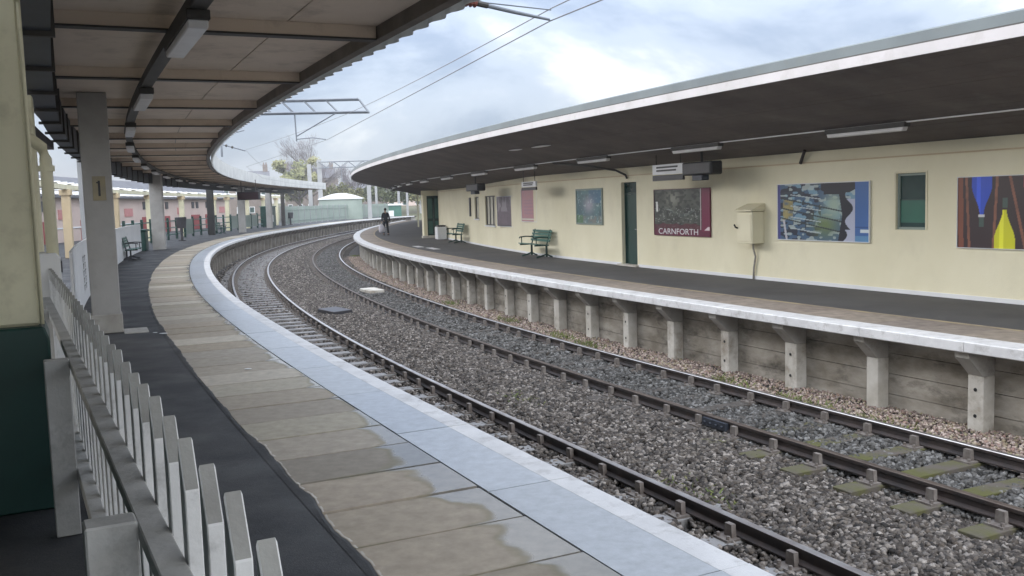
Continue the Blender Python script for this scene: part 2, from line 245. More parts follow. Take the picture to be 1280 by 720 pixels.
# ------------------------------------------------------------------ mesh builder
class MB:
    def __init__(s): s.v = []; s.f = []; s.mi = []; s.a = {}
    def add(s, V, F, mi=0, **at):
        b = len(s.v); s.v += [tuple(q) for q in V]; s.f += [tuple(b+i for i in f) for f in F]; s.mi += [mi]*len(F)
        for k, val in at.items():
            L = s.a.setdefault(k, []); L += [0.0]*(b-len(L))
            L += list(val) if hasattr(val, '__len__') else [val]*len(V)
        return s
    def box(s, x0, x1, y0, y1, z0, z1, mi=0, **at):
        V = [(x, y, z) for z in (z0, z1) for y in (y0, y1) for x in (x0, x1)]
        return s.add(V, [(0, 2, 3, 1), (4, 5, 7, 6), (0, 1, 5, 4), (2, 6, 7, 3), (0, 4, 6, 2), (1, 3, 7, 5)], mi, **at)
    def tbox(s, M, x0, x1, y0, y1, z0, z1, mi=0):
        V = [tuple(M @ Vector((x, y, z))) for z in (z0, z1) for y in (y0, y1) for x in (x0, x1)]
        return s.add(V, [(0, 2, 3, 1), (4, 5, 7, 6), (0, 1, 5, 4), (2, 6, 7, 3), (0, 4, 6, 2), (1, 3, 7, 5)], mi)
    def fbox(s, s0, s1, o0, o1, z0, z1, mi=0, ns=1, **at):
        return s.sweep([(o0, z0), (o1, z0), (o1, z1), (o0, z1)], np.linspace(s0, s1, ns+1), mi, **at)
    def sweep(s, prof, ss, mi=0, closed=True, caps=True, mis=None, **at):
        n = len(prof); V = []; F = []
        for q in ss:
            x, y, t = fr(q); c, si = math.cos(t), math.sin(t)
            for (o, z) in prof:
                if callable(o): o = o(q)
                if callable(z): z = z(q)
                V.append((x+c*o, y-si*o, z))
        m = n if closed else n-1; MI = []
        for i in range(len(ss)-1):
            for j in range(m):
                k = (j+1) % n
                F.append((i*n+j, (i+1)*n+j, (i+1)*n+k, i*n+k)); MI.append(mis[j] if mis else mi)
        if closed and caps:
            F.append(tuple(range(n))); F.append(tuple((len(ss)-1)*n+j for j in reversed(range(n)))); MI += [mi, mi]
        b = len(s.f); s.add(V, F, mi, **at); s.mi[b:] = MI
        return s
    def tube(s, pts, r, n=8, mi=0, cap=True):
        pts = [Vector(p) for p in pts]; rs = r if hasattr(r, '__len__') else [r]*len(pts); V = []; F = []
        for i, p in enumerate(pts):
            d = (pts[min(i+1, len(pts)-1)]-pts[max(i-1, 0)]).normalized()
            u = d.orthogonal().normalized() if abs(d.z) > 0.95 else d.cross(Vector((0, 0, 1))).normalized()
            w = d.cross(u)
            for j in range(n):
                a = 2*math.pi*j/n; V.append(tuple(p+(u*math.cos(a)+w*math.sin(a))*rs[i]))
        for i in range(len(pts)-1):
            for j in range(n):
                k = (j+1) % n; F.append((i*n+j, i*n+k, (i+1)*n+k, (i+1)*n+j))
        if cap: F.append(tuple(reversed(range(n)))); F.append(tuple((len(pts)-1)*n+j for j in range(n)))
        return s.add(V, F, mi)
    def prism(s, poly, y0, y1, mi=0):
        """polygon in x,z extruded along y"""
        n = len(poly); V = [(x, y0, z) for x, z in poly]+[(x, y1, z) for x, z in poly]
        F = [tuple(range(n)), tuple(reversed(range(n, 2*n)))]+[(i, n+i, n+(i+1) % n, (i+1) % n) for i in range(n)]
        return s.add(V, F, mi)
    def ball(s, c, r, n=10, m=7, sc3=(1, 1, 1), mi=0):
        V = []; F = []
        for i in range(m+1):
            ph = math.pi*i/m
            for j in range(n):
                a = 2*math.pi*j/n; V.append((c[0]+r*sc3[0]*math.sin(ph)*math.cos(a), c[1]+r*sc3[1]*math.sin(ph)*math.sin(a), c[2]+r*sc3[2]*math.cos(ph)))
        for i in range(m):
            for j in range(n):
                k = (j+1) % n; F.append((i*n+j, (i+1)*n+j, (i+1)*n+k, i*n+k))
        return s.add(V, F, mi)
    def build(s, name, mats, parent=None, world=False, smooth=False, bevel=0.0, fix=True):
        me = bpy.data.meshes.new(name); me.from_pydata(s.v, [], s.f)
        if not isinstance(mats, (list, tuple)): mats = [mats]
        for m in mats: me.materials.append(MT[m] if isinstance(m, str) else m)
        me.polygons.foreach_set('material_index', s.mi)
        for k, L in s.a.items():
            L = L+[0.0]*(len(s.v)-len(L)); at = me.attributes.new(k, 'FLOAT', 'POINT'); at.data.foreach_set('value', L)
        if fix:
            bm = bmesh.new(); bm.from_mesh(me); bmesh.ops.recalc_face_normals(bm, faces=bm.faces)
            if bevel: bmesh.ops.bevel(bm, geom=list(bm.edges), offset=bevel, segments=1, affect='EDGES', profile=0.5)
            bm.to_mesh(me); bm.free()
        if smooth: me.polygons.foreach_set('use_smooth', [True]*len(me.polygons))
        o = bpy.data.objects.new(name, me); COL.objects.link(o)
        if parent is not None:
            o.parent = parent
            if world: o.matrix_parent_inverse = Matrix.Translation(-parent.location)
        return o
def tag(o, label=None, cat=None, group=None, kind=None):
    if label: o['label'] = label
    if cat: o['category'] = cat
    if group: o['group'] = group
    if kind: o['kind'] = kind
    return o
def struct(o): o['kind'] = 'structure'; return o
def thing(name, label, cat, loc=(0, 0, 0), rz=0.0, group=None):
    o = bpy.data.objects.new(name, None); COL.objects.link(o); o.empty_display_size = 0.2
    o.location = loc; o.rotation_euler = (0, 0, rz); return tag(o, label, cat, group)
def copy_tree(o, parent=None):
    c = o.copy(); COL.objects.link(c)
    if parent is not None: c.parent = parent
    for ch in list(o.children): copy_tree(ch, c)
    return c
ORD = ['nearest', 'second nearest', 'third nearest', 'fourth nearest', 'fifth nearest', 'sixth nearest', 'seventh nearest', 'eighth nearest', 'ninth nearest', 'tenth nearest', 'eleventh nearest', 'twelfth nearest', 'thirteenth nearest', 'fourteenth nearest', 'fifteenth nearest', 'sixteenth nearest', 'seventeenth nearest', 'farthest']
def lin(a, b, st): return np.linspace(a, b, max(2, int(round((b-a)/st))+1))
def text_mesh(body, size, depth=0.002):
    cu = bpy.data.curves.new('lettering', 'FONT'); cu.body = body; cu.size = size; cu.extrude = depth; cu.align_x = 'CENTER'; cu.align_y = 'CENTER'
    o = bpy.data.objects.new('lettering', cu); COL.objects.link(o)
    me = bpy.data.meshes.new_from_object(o.evaluated_get(bpy.context.evaluated_depsgraph_get()))
    bpy.data.objects.remove(o); bpy.data.curves.remove(cu); return me

# ================================================================== GROUND, TRACK BED, PLATFORMS
g = MB(); g.box(-900, 900, -300, 1500, -1.62, -1.5); struct(g.build('ground', 'earth'))
b = MB(); b.sweep([(-0.6, -1.55), (7.7, -1.55), (7.7, -1.215), (6.5, -1.225), (6.3, -1.275), (4.25, -1.275), (3.9, -1.225), (2.9, -1.225), (2.6, -1.285), (-0.1, -1.285), (-0.6, -1.23)], lin(-12, 170, 1.5)); struct(b.build('track_bed', 'track_bed'))

# left platform
b = MB(); b.sweep([(-14, -1.45), (-0.5, -1.45), (-0.5, -0.125), (-14, -0.125)], lin(-8, 152, 1.5)); struct(b.build('platform_core', 'concrete'))
b = MB(); b.sweep([(-14, -0.125), (-1.765, -0.125), (-1.765, -0.004), (-14, -0.004)], lin(-8, 152, 1.0)); struct(b.build('platform_asphalt', 'asphalt'))
b = MB(); V = []; F = []; ss = np.arange(-7, 60, 0.06); w1 = 0.0                    # ragged edge where the asphalt laps over the paving
for i, q in enumerate(ss):
    w1 = w1*0.86+random.gauss(0, 0.0045); e = -1.75+w1+0.02*math.sin(q*0.9)+0.006*math.sin(q*4.3)
    V += [W(q, -1.80, -0.001), W(q, e-0.02, 0.006), W(q, e, 0.0045), W(q, e, -0.01)]
for i in range(len(ss)-1):
    for j in range(3): F.append((4*i+j, 4*i+4+j, 4*i+5+j, 4*i+1+j))
b.add(V, F); struct(b.build('platform_asphalt_edge', 'asphalt'))
b = MB(); E2 = [(V[4*i+2], V[4*i+1]) for i in range(len(ss))]                        # pale grit washed along that edge, in broken lengths
for i in range(len(ss)-1):
    if ss[i] > 9.6 or random.random() < 0.3: continue
    (e0, _), (e1, _) = E2[i], E2[i+1]; w = random.uniform(0.004, 0.016); x0, y0, t0 = fr(ss[i]); c0, s0_ = math.cos(t0), math.sin(t0)
    b.add([(e0[0]+c0*0.004, e0[1]-s0_*0.004, 0.009), (e1[0]+c0*0.004, e1[1]-s0_*0.004, 0.009), (e1[0]+c0*(0.004+w), e1[1]-s0_*(0.004+w), 0.0085), (e0[0]+c0*(0.004+w), e0[1]-s0_*(0.004+w), 0.0085)], [(0, 1, 2, 3)])
struct(b.build('platform_edge_grit', 'concrete_post', fix=False))
def seed(a): return random.Random(a).random()
b = MB(); s0 = -7.9; i = 0
while s0 < 150:
    L = 0.69 if s0 < 60 else 2.0
    gp = random.uniform(0.010, 0.017)
    for (o0, o1) in ((-1.757, -0.676),):
        n = 5; V = []; F = []; su = []; sv = []
        dz = random.uniform(-0.006, 0.004)
        for iy in range(n):
            for ix in range(n):
                u, v = ix/(n-1), iy/(n-1)
                V.append(W(s0+gp+(L-2*gp)*v, o0+(o1-o0)*u, dz)); su.append(u*2-1); sv.append(v*2-1)
        for iy in range(n-1):
            for ix in range(n-1): F.append((iy*n+ix, iy*n+ix+1, (iy+1)*n+ix+1, (iy+1)*n+ix))
        # skirt
        ring = [k for k in range(n)]+[k*n+n-1 for k in range(1, n)]+[(n-1)*n+k for k in range(n-2, -1, -1)]+[k*n for k in range(n-2, 0, -1)]
        base = len(V)
        for k in ring: x, y, z = V[k]; V.append((x, y, -0.12)); su.append(su[k]); sv.append(sv[k])
        for k in range(len(ring)): F.append((ring[k], ring[(k+1) % len(ring)], base+(k+1) % len(ring), base+k))
        wet = -0.75 + 0.72*max(0.0, min(1.0, (9.9-s0)/2.6)) + random.uniform(-0.18, 0.08)
        b.add(V, F, 0, rnd=[random.random()]*len(V), su=su, sv=sv, wet=[wet]*len(V))
    s0 += L; i += 1
struct(b.build('platform_paving', 'slab'))
b = MB(); wl = MB(); s0 = -7.5; i = 0
while s0 < 150:
    L = 1.83 if s0 < 60 else 2.2
    n = 6; V = []; F = []; su = []; sv = []; dz = random.uniform(-0.002, 0.002); o0, o1 = -0.66, -0.2
    for iy in range(n):
        for ix in range(n):
            u, v = ix/(n-1), iy/(n-1); V.append(W(s0+0.008+(L-0.016)*v, o0+(o1-o0)*u, dz)); su.append(u*1.0-0.5); sv.append(v*1.6-0.8)
    for iy in range(n-1):
        for ix in range(n-1): F.append((iy*n+ix, iy*n+ix+1, (iy+1)*n+ix+1, (iy+1)*n+ix))
    ring = [k for k in range(n)]+[k*n+n-1 for k in range(1, n)]+[(n-1)*n+k for k in range(n-2, -1, -1)]+[k*n for k in range(n-2, 0, -1)]
    base = len(V)
    for k in ring: x, y, z = V[k]; V.append((x, y, -0.12)); su.append(su[k]); sv.append(sv[k])
    for k in range(len(ring)): F.append((ring[k], ring[(k+1) % len(ring)], base+(k+1) % len(ring), base+k))
    b.add(V, F, 0, rnd=[random.random()]*len(V), su=su, sv=sv, wet=[random.uniform(0.3, 0.5)]*len(V))
    jz = random.uniform(-0.004, 0.004)
    wl.sweep([(-0.2, -0.125), (-0.012+jz, -0.125), (0.0+jz, -0.112), (0.0+jz, -0.014+dz), (-0.014+jz, 0.001+dz), (-0.2, 0.001+dz)], np.linspace(s0+0.004, s0+L-0.004, 4))
    s0 += L
struct(b.build('platform_coping', 'coping')); struct(wl.build('platform_white_edge', 'white_edge'))
# joint filling, so the gaps read as dirt
b = MB(); b.sweep([(-1.764, -0.124), (-0.19, -0.124), (-0.19, -0.02), (-1.764, -0.02)], lin(-8, 152, 1.0)); struct(b.build('platform_joint_dirt', 'joint'))

# right platform
b = MB(); b.sweep([(7.62, -1.45), (22, -1.45), (22, -0.14), (7.62, -0.14)], lin(-6, 112, 1.5)); struct(b.build('platform_core', 'concrete'))
b = MB(); b.sweep([(8.32, -0.14), (22, -0.14), (22, -0.003), (8.32, -0.003)], lin(-6, 112, 1.0)); struct(b.build('platform_asphalt', 'asphalt_light'))
b = MB(); s0 = -6
while s0 < 112:
    L = 0.76; r = random.random(); b.sweep([(7.348, -0.14), (8.312, -0.14), (8.312, random.uniform(-0.003, 0.001)), (7.348, random.uniform(-0.002, 0.002))], [s0+0.004, s0+L-0.004], rnd=r); s0 += L
struct(b.build('platform_paving', 'slab_brown'))
b = MB(); b.sweep([(8.20, 0.0015), (8.29, 0.0015), (8.29, 0.005), (8.20, 0.005)], lin(-6, 110, 1.0)); struct(b.build('platform_faded_line', 'faded_line'))
b = MB(); s0 = -6
while s0 < 112:
    L = 1.73; j = random.uniform(-0.008, 0.008)
    b.sweep([(7.34, -0.14), (O_R+j+0.012, -0.14), (O_R+j, -0.128), (O_R+j, -0.012), (O_R+j+0.012, 0.001), (7.34, 0.001)], np.linspace(s0+0.003, s0+L-0.003, 4)); s0 += L
struct(b.build('platform_white_edge', 'white_edge'))

# platform face walls: concrete panels between posts that carry the overhang on corbels
def face_wall(label, o_panel, sgn, s_a, s_b, st, s_first, nsub, m1='panel', m2='concrete_post', m3='concrete'):
    loc = W(s_a, o_panel, -1.2); t = thing('platform_wall', label, 'wall', loc)
    b = MB(); s = s_first
    for k in range(4):                                               # courses of planks, each set a little differently
        z0 = -1.3+0.295*k
        b.sweep([(o_panel, z0), (o_panel+sgn*0.06, z0), (o_panel+sgn*(0.06+0.004*(k % 2)), z0+0.286), (o_panel, z0+0.286)], lin(s_a, s_b, 1.2))
    b.build('panel', m1, t, world=True)
    n = 0
    while s < s_b-0.2:
        x = MB(); w = random.uniform(0.105, 0.125)*(1.25 if n % 5 == 3 else 1.0); of = o_panel+sgn*0.28; ob = o_panel+sgn*0.065
        tilt = random.uniform(-0.02, 0.02)
        x.sweep([(ob, -1.33), (of, -1.33), (of+tilt*0.3, -0.48), (ob, -0.48)], [s-w, s+w])
        po = x.build('support_post', m2, t, world=True, bevel=0.008)
        c = MB(); c.sweep([(ob, -0.478), (of-sgn*0.003, -0.478), (o_panel+sgn*0.535, -0.225), (o_panel+sgn*0.545, -0.143), (ob, -0.143)], [s-w+0.01, s+w-0.01])
        if n % 3 != 1:
            for zz in (-0.66, -1.0):
                h = MB(); h.tube([W(s, of+sgn*0.002, zz), W(s, of+sgn*0.006, zz)], 0.024, 10); h.build('bolt_hole', 'black', po, fix=True)
        c.build('corbel', m3, po, world=False)
        n += 1; s += st
        if n >= nsub: break
    return t
face_wall('stained concrete platform face under the white edge opposite, with posts and corbels', 7.56, -1, -3, 110, 1.73, -0.72, 66)
face_wall('concrete platform face on the outside of the curve, beyond the left canopy', -0.46, 1, -4, 150, 1.6, 30.0, 74, 'panel_shaded', 'post_shaded', 'panel_shaded')

# ================================================================== TRACK
def rail_prof(o, zt):
    return [(o-0.066, zt-0.145), (o+0.066, zt-0.145), (o+0.066, zt-0.13), (o+0.014, zt-0.108), (o+0.012, zt-0.052), (o+0.035, zt-0.04), (o+0.036, zt-0.008), (o+0.028, zt), (o-0.028, zt), (o-0.036, zt-0.008), (o-0.035, zt-0.04), (o-0.012, zt-0.052), (o-0.014, zt-0.108), (o-0.066, zt-0.13)]
RL = ['shiny worn rail closest to the left platform edge', 'shiny worn rail, inner one of the track beside the left platform', 'brown rusty rail on gravel, outer one of the track beside the poster wall platform', 'dark rail closest to the posts and corbels of the opposite platform']
for i, o in enumerate(RAILS):
    zt = -1.026 if i < 2 else -1.0
    b = MB(); p = rail_prof(o, zt); mis = [0]*len(p); mis[6] = 1; mis[7] = 1; mis[8] = 1
    b.sweep(p, lin(-11, 165, 0.6), mis=mis)
    tag(b.build('rail', ['rust', 'rail_top' if i < 2 else ('rust_dull' if i == 2 else 'rail_top')]), RL[i], 'rail', 'running rails')
# sleepers, each with its two chairs
def mk_sleeper(m, lab, grp, zt, chairs):
    t = thing('sleeper', lab, 'sleeper', group=grp)
    b = MB(); b.box(-0.125, 0.125, -1.27, 1.27, zt-0.30, zt-0.168); b.build('sleeper_beam', m, t, bevel=0.006)
    for sg in (-1, 1):
        c = MB(); y = 0.752*sg
        c.box(-0.1, 0.1, y-0.20, y+0.20, zt-0.168, zt-0.147)
        for q in (-1, 1):
            c.prism([(-0.055, zt-0.147), (0.055, zt-0.147), (0.045, zt-0.03), (-0.045, zt-0.03)], y+q*0.085-0.025, y+q*0.085+0.025)
            for xx in (-0.07, 0.07): c.tube([(xx, y+q*0.165, zt-0.147), (xx, y+q*0.165, zt-0.115)], 0.018, 6)
        c.build('rail_chair', 'chair', t)
    return t
for (oc, zt, m, lab, grp, first) in ((1.542, -1.026, 'sleeper_grey', 'grey sleeper under the two shiny rails beside the left platform', 'sleepers of the left track', 3.6), (5.307, -1.0, 'sleeper', 'green mossy timber sleeper under the two rusty rails at the lower right', 'sleepers of the right track', 4.1)):
    proto = mk_sleeper(m, lab, grp, zt, True); s = first; k = 0
    dark = mk_sleeper('sleeper_dark', 'dark timber sleeper nearly buried in stones under the two rusty rails', grp, zt, True) if m == 'sleeper' else None; d1 = True
    rnd = random.Random(5)
    while s < 104:
        src = proto if (dark is None or s < 11.6) else dark
        if src is dark and d1: o = dark; d1 = False
        else: o = src if k == 0 else copy_tree(src)
        x, y, z = W(s, oc+rnd.uniform(-0.03, 0.03), rnd.uniform(-0.006, 0.004)); o.location = (x, y, z); o.rotation_euler = (0, 0, -fr(s)[2]+math.pi/2+rnd.uniform(-0.02, 0.02))
        s += 0.765; k += 1
# fishplate joint
b = MB(); b.sweep([(4.475, -1.135), (4.535, -1.135), (4.535, -1.035), (4.475, -1.035)], [11.15, 11.4, 11.65])
for q in (11.22, 11.34, 11.46, 11.58): b.tube([W(q, 4.475, -1.085), W(q, 4.445, -1.085)], 0.016, 6)
tag(b.build('fishplate', 'steel_blue'), 'dark bolted plate joining the rusty rail', 'rail joint')

# ballast stones, one heap of real stones
def stones(name, mname, n, s_rng, o_fn, z0, size, pw=1.0, lift=0.0, dip=None):
    s = s_rng[0]+(s_rng[1]-s_rng[0])*RNG.random(n)**pw; o = o_fn(n)
    x = np.interp(s, SS, XX); y = np.interp(s, SS, YY); t = np.interp(s, SS, TH)
    P = np.stack([x+np.cos(t)*o, y-np.sin(t)*o, z0+RNG.random(n)*0.03+lift], 1)
    if dip is not None: P[:, 2] -= dip(s, o)
    base = np.array([[a, b_, c] for c in (-1, 1) for b_ in (-1, 1) for a in (-1, 1)], float)
    sz = size*(0.55+0.75*RNG.random((n, 1, 1)))
    V = base[None]*(0.62+0.76*RNG.random((n, 8, 3)))*np.array([1.15, 0.85, 0.68])
    V[:, 4:, :2] *= (0.45+0.5*RNG.random((n, 1, 1)))
    a = RNG.random(n)*2*np.pi; bb = (RNG.random(n)-0.5)*1.3; cc = (RNG.random(n)-0.5)*1.3
    def rot(ax, an):
        c, si = np.cos(an), np.sin(an); m = np.zeros((n, 3, 3)); i, j, k = ax, (ax+1) % 3, (ax+2) % 3
        m[:, i, i] = 1; m[:, j, j] = c; m[:, k, k] = c; m[:, j, k] = -si; m[:, k, j] = si; return m
    Rm = rot(2, a) @ rot(0, bb) @ rot(1, cc)
    V = np.einsum('nij,nkj->nki', Rm, V*sz*0.5)+P[:, None]
    fq = np.array([[0, 2, 3, 1], [4, 5, 7, 6], [0, 1, 5, 4], [2, 6, 7, 3], [0, 4, 6, 2], [1, 3, 7, 5]])
    F = (fq[None]+8*np.arange(n)[:, None, None]).reshape(-1)
    me = bpy.data.meshes.new(name); me.vertices.add(8*n); me.vertices.foreach_set('co', V.reshape(-1).astype(np.float32))
    me.loops.add(24*n); me.loops.foreach_set('vertex_index', F.astype(np.int32)); me.polygons.add(6*n); me.polygons.foreach_set('loop_start', (np.arange(6*n)*4).astype(np.int32))
    me.update(calc_edges=True); at = me.attributes.new('rnd', 'FLOAT', 'POINT'); at.data.foreach_set('value', np.repeat(RNG.random(n), 8).astype(np.float32))
    me.materials.append(MT[mname]); ob = bpy.data.objects.new(name, me); COL.objects.link(ob); return ob
U = lambda a, b_: (lambda n: a+(b_-a)*RNG.random(n))
six = stones('ballast', 'stone', 82000, (3.2, 40), lambda n: 2.3+2.25*RNG.random(n)**0.95, -1.195, 0.05, 1.75, dip=lambda s, o: (0.048*np.clip((11.0-s)/2, 0, 1)+0.012)*np.clip((o-3.85)/0.25, 0, 1)+0.03*np.clip((2.9-o)/0.3, 0, 1))
tag(six, 'grey brown crushed stone ballast between the two tracks', 'ballast', kind='stuff')
lt = stones('ballast', 'stone', 36000, (4, 45), U(0.05, 2.35), -1.228, 0.05, 1.6, dip=lambda s, o: 0.03*np.clip((s-14)/5, 0, 1)*(o > 0.3)); tag(lt, 'dark crushed stone ballast around the left track', 'ballast', kind='stuff')
rt = stones('ballast', 'stone_blue', 46000, (5, 75), U(4.45, 6.15), -1.2, 0.05, 1.9, dip=lambda s, o: 0.026*np.clip((12.5-s)/3, 0, 1)-0.006+0.02*(np.sin(s*0.9)*np.sin(s*2.3+1))); tag(rt, 'blue grey crushed stone between the rusty rails', 'ballast', kind='stuff')
fr_ = stones('ballast', 'stone', 44000, (30, 105), lambda n: np.where(RNG.random(n) < 0.45, 2.5+1.8*RNG.random(n), 6.3*RNG.random(n)), -1.225, 0.07, 1.5, dip=lambda s, o: 0.02*(o < 2.4)); tag(fr_, 'far crushed stone ballast around the bend', 'ballast', kind='stuff')
rb = stones('rubble', 'rubble', 34000, (5, 60), lambda n: 6.15+1.36*RNG.random(n), -1.215, 0.034, 1.6); tag(rb, 'pinkish rubble and dirt below the opposite platform', 'rubble', kind='stuff')
# weeds in the cess
b = MB()
for _ in range(900):
    c = random.choice([(10.6, 6.5), (12.1, 6.6), (14.0, 6.7), (19, 6.7), (20.5, 6.8), (24, 6.9), (29, 6.8), (60, 7.0), (14.6, 3.2), (9.4, 2.7)])
    s, o = c[0]+random.gauss(0, 0.35), c[1]+random.gauss(0, 0.14); x, y, z = W(s, o, -1.18); h = random.uniform(0.03, 0.1)*(1 if c[1] > 4 else 0.6); a = random.uniform(0, 6.28); w = 0.012; lx, ly = random.uniform(-0.06, 0.06), random.uniform(-0.06, 0.06)
    b.add([(x-w*math.cos(a), y-w*math.sin(a), z), (x+w*math.cos(a), y+w*math.sin(a), z), (x+lx+w*math.cos(a), y+ly+w*math.sin(a), z+h*0.7), (x+lx*1.6, y+ly*1.6, z+h)], [(0, 1, 2, 3)], rnd=random.random())
tag(b.build('weeds', 'weed', fix=False), 'sparse green weeds growing in the rubble and ballast', 'weeds', kind='stuff')
# loose boards and a pale slab lying in the track
for (s, o, L, w, rz, m, lab) in ((34.5, 5.4, 1.0, 0.55, 0.2, 'concrete_post', 'pale concrete slab lying between the rails of the right track'), (28.6, 3.2, 0.95, 0.6, 0.35, 'charcoal', 'flat dark plate lying on the ballast between the tracks')):
    x = MB(); x.box(-L/2, L/2, -w/2, w/2, -0.02, 0.08); o_ = x.build('slab', m, bevel=0.01); o_.location = W(s, o, -1.14); o_.rotation_euler = (0.02, 0.03, rotz(s)+rz); tag(o_, lab, 'slab')

# ================================================================== LEFT CANOPY
S_END = 103.0
ct = thing('platform_canopy', 'brown panelled canopy over the left platform with a pale fascia round the far bend', 'canopy', W(17.9, -2.6, 0))
b = MB()
for (o0, o1) in ((-3.30, -0.86), (-0.845, 0.12)):
    b.sweep([(o0, 3.80), (o1, 3.80), (o1, 3.815), (o0, 3.815)], lin(1.0, S_END, 1.0))
b.build('soffit', 'soffit_taupe', ct, world=True)
b = MB(); b.sweep([(-3.6, 3.83), (0.16, 3.83), (0.16, 4.02), (-3.6, 4.16)], lin(1.0, S_END, 1.0)); b.build('roof', 'felt', ct, world=True)
s = 4.1; k = 0
while s < S_END:
    x = MB(); x.sweep([(-3.03, 3.672), (0.085, 3.672), (0.085, 3.799), (-3.03, 3.799)], [s-0.04, s+0.09]); x.sweep([(-3.03, 3.652), (0.085, 3.652), (0.085, 3.6715), (-3.03, 3.6715)], [s-0.05, s+0.10], mi=1)
    x.build('purlin', ['soffit_taupe', 'steel_dark'], ct, world=True); s += 3.65; k += 1
b = MB(); b.sweep([(0.09, 3.66), (0.2, 3.66), (0.2, 3.828), (0.09, 3.828)], lin(1.0, S_END, 0.8)); b.build('edge_beam', 'purlin', ct, world=True)
b = MB(); ss = np.arange(1.0, S_END+0.01, 0.09); V = []; F = []
for q in ss:
    w = 0.032*math.sin(2*math.pi*q/0.45)
    for (o, z) in ((0.285+w, 3.645), (0.285+w, 4.31), (0.299+w, 4.31), (0.299+w, 3.645)): V.append(W(q, o, z))
for i in range(len(ss)-1):
    for j in range(4): k = (j+1) % 4; F.append((4*i+j, 4*i+k, 4*i+4+k, 4*i+4+j))
b.add(V, F); b.build('fascia', 'fascia_grey', ct, world=True)
b = MB(); b.sweep([(-3.29, 3.30), (-3.05, 3.30), (-3.05, 3.8), (-3.29, 3.8)], lin(1.0, S_END, 1.0))
b.build('gutter_beam', 'steel_blue', ct, world=True)
s = 3.9
while s < 60:
    x = MB(); x.sweep([(-3.33, 3.26), (-3.02, 3.26), (-3.02, 3.79), (-3.049, 3.79), (-3.049, 3.299), (-3.33, 3.299)], [s-0.03, s+0.03]); x.build('stiffener', 'steel_dark', ct, world=True); s += 1.92
for k, (s, o, w, d, mm) in enumerate(((17.95, -2.58, 0.43, 0.42, 'pillar'), (51.5, -2.95, 0.6, 0.5, 'pillar'), (75.3, -4.1, 0.45, 0.4, 'black'), (80, -2.8, 0.5, 0.5, 'pillar'), (94.0, -3.6, 0.5, 0.5, 'pillar'), (102.5, -4.2, 0.35, 0.35, 'steel_dark'))):
    zt = 3.795 if o > -3.0 else 3.8
    x = MB(); x.fbox(s-d/2, s+d/2, o-w/2, o+w/2, 0.0, zt); c = x.build('column', mm, ct, world=True, bevel=0.012)
    if k == 0:
        p = MB(); Mx = Matrix.Translation(Vector(W(s-d/2-0.006, o+0.02, 2.30))) @ Matrix.Rotation(-fr(s)[2], 4, 'Z')
        p.tbox(Mx, -0.095, 0.095, -0.006, 0.005, -0.19, 0.19); p.build('number_plate', 'yellow_plate', c, world=False)
        d1 = MB(); d1.tbox(Mx, -0.016, 0.016, -0.011, -0.0065, -0.12, 0.12); d1.tbox(Mx, -0.038, -0.016, -0.011, -0.0065, 0.08, 0.1); d1.build('digit', 'charcoal', c)
        d2 = MB(); d2.fbox(s-d/2-0.02, s+d/2+0.02, o-w/2-0.02, o+w/2+0.02, 0.0, 0.30); d2.build('column_base', 'concrete', c, bevel=0.01)
# concrete step beside the near column
x = MB(); x.fbox(17.5, 18.1, -2.34, -1.98, -0.02, 0.012); tag(x.build('paving_patch', 'concrete'), 'small pale concrete patch at the foot of the near grey column', 'paving patch')

# trunking and lamps
x = MB(); x.sweep([(-2.02, 3.55), (-1.88, 3.55), (-1.88, 3.648), (-2.02, 3.648)], lin(4, S_END-1, 1.0)); tag(x.build('cable_trunking', 'steel_dark'), 'dark trunking that carries the lamps under the left canopy', 'trunking')
def lamp(name, lab, grp, s, o, z, L, w, up=0.0, mh='steel_dark'):
    t = thing(name, lab, 'ceiling light', W(s, o, z), rotz(s), grp)
    h = MB(); h.box(-L/2-0.03, L/2+0.03, -w/2, w/2, 0.03, 0.11); 
    if up: 
        for xx in (-L*0.35, L*0.35): h.tube([(xx, 0, 0.11), (xx, 0, 0.11+up)], 0.012, 6)
    h.build('housing', mh, t, bevel=0.006)
    d = MB(); d.prism([(-L/2, 0.032), (-L/2+0.03, -0.035), (L/2-0.03, -0.035), (L/2, 0.032)], -w/2+0.012, w/2-0.012); d.build('diffuser', 'diffuser', t, bevel=0.01)
    return t
for k in range(16):
    lamp('ceiling_light', ORD[k]+' strip light under the left canopy', 'strip lights under the left canopy', 10.6+5.25*k, -1.95, 3.437, 1.7, 0.19)
# dark display hung under the far end
t = thing('departure_display', 'dark hanging display under the far end of the left canopy', 'display', (-17.4, 63.5, 2.75), -0.1)
x = MB(); x.box(-0.75, 0.75, -0.15, 0.15, -0.27, 0.27); x.build('case', 'black', t, bevel=0.015)
x = MB(); x.box(-0.68, 0.68, -0.157, -0.1505, -0.22, 0.22); x.build('screen', 'display', t)
for q in (-0.5, 0.5): x = MB(); x.tube([(q, 0, 0.27), (q, 0, 1.06)], 0.025, 8); x.build('hanger', 'steel_dark', t)

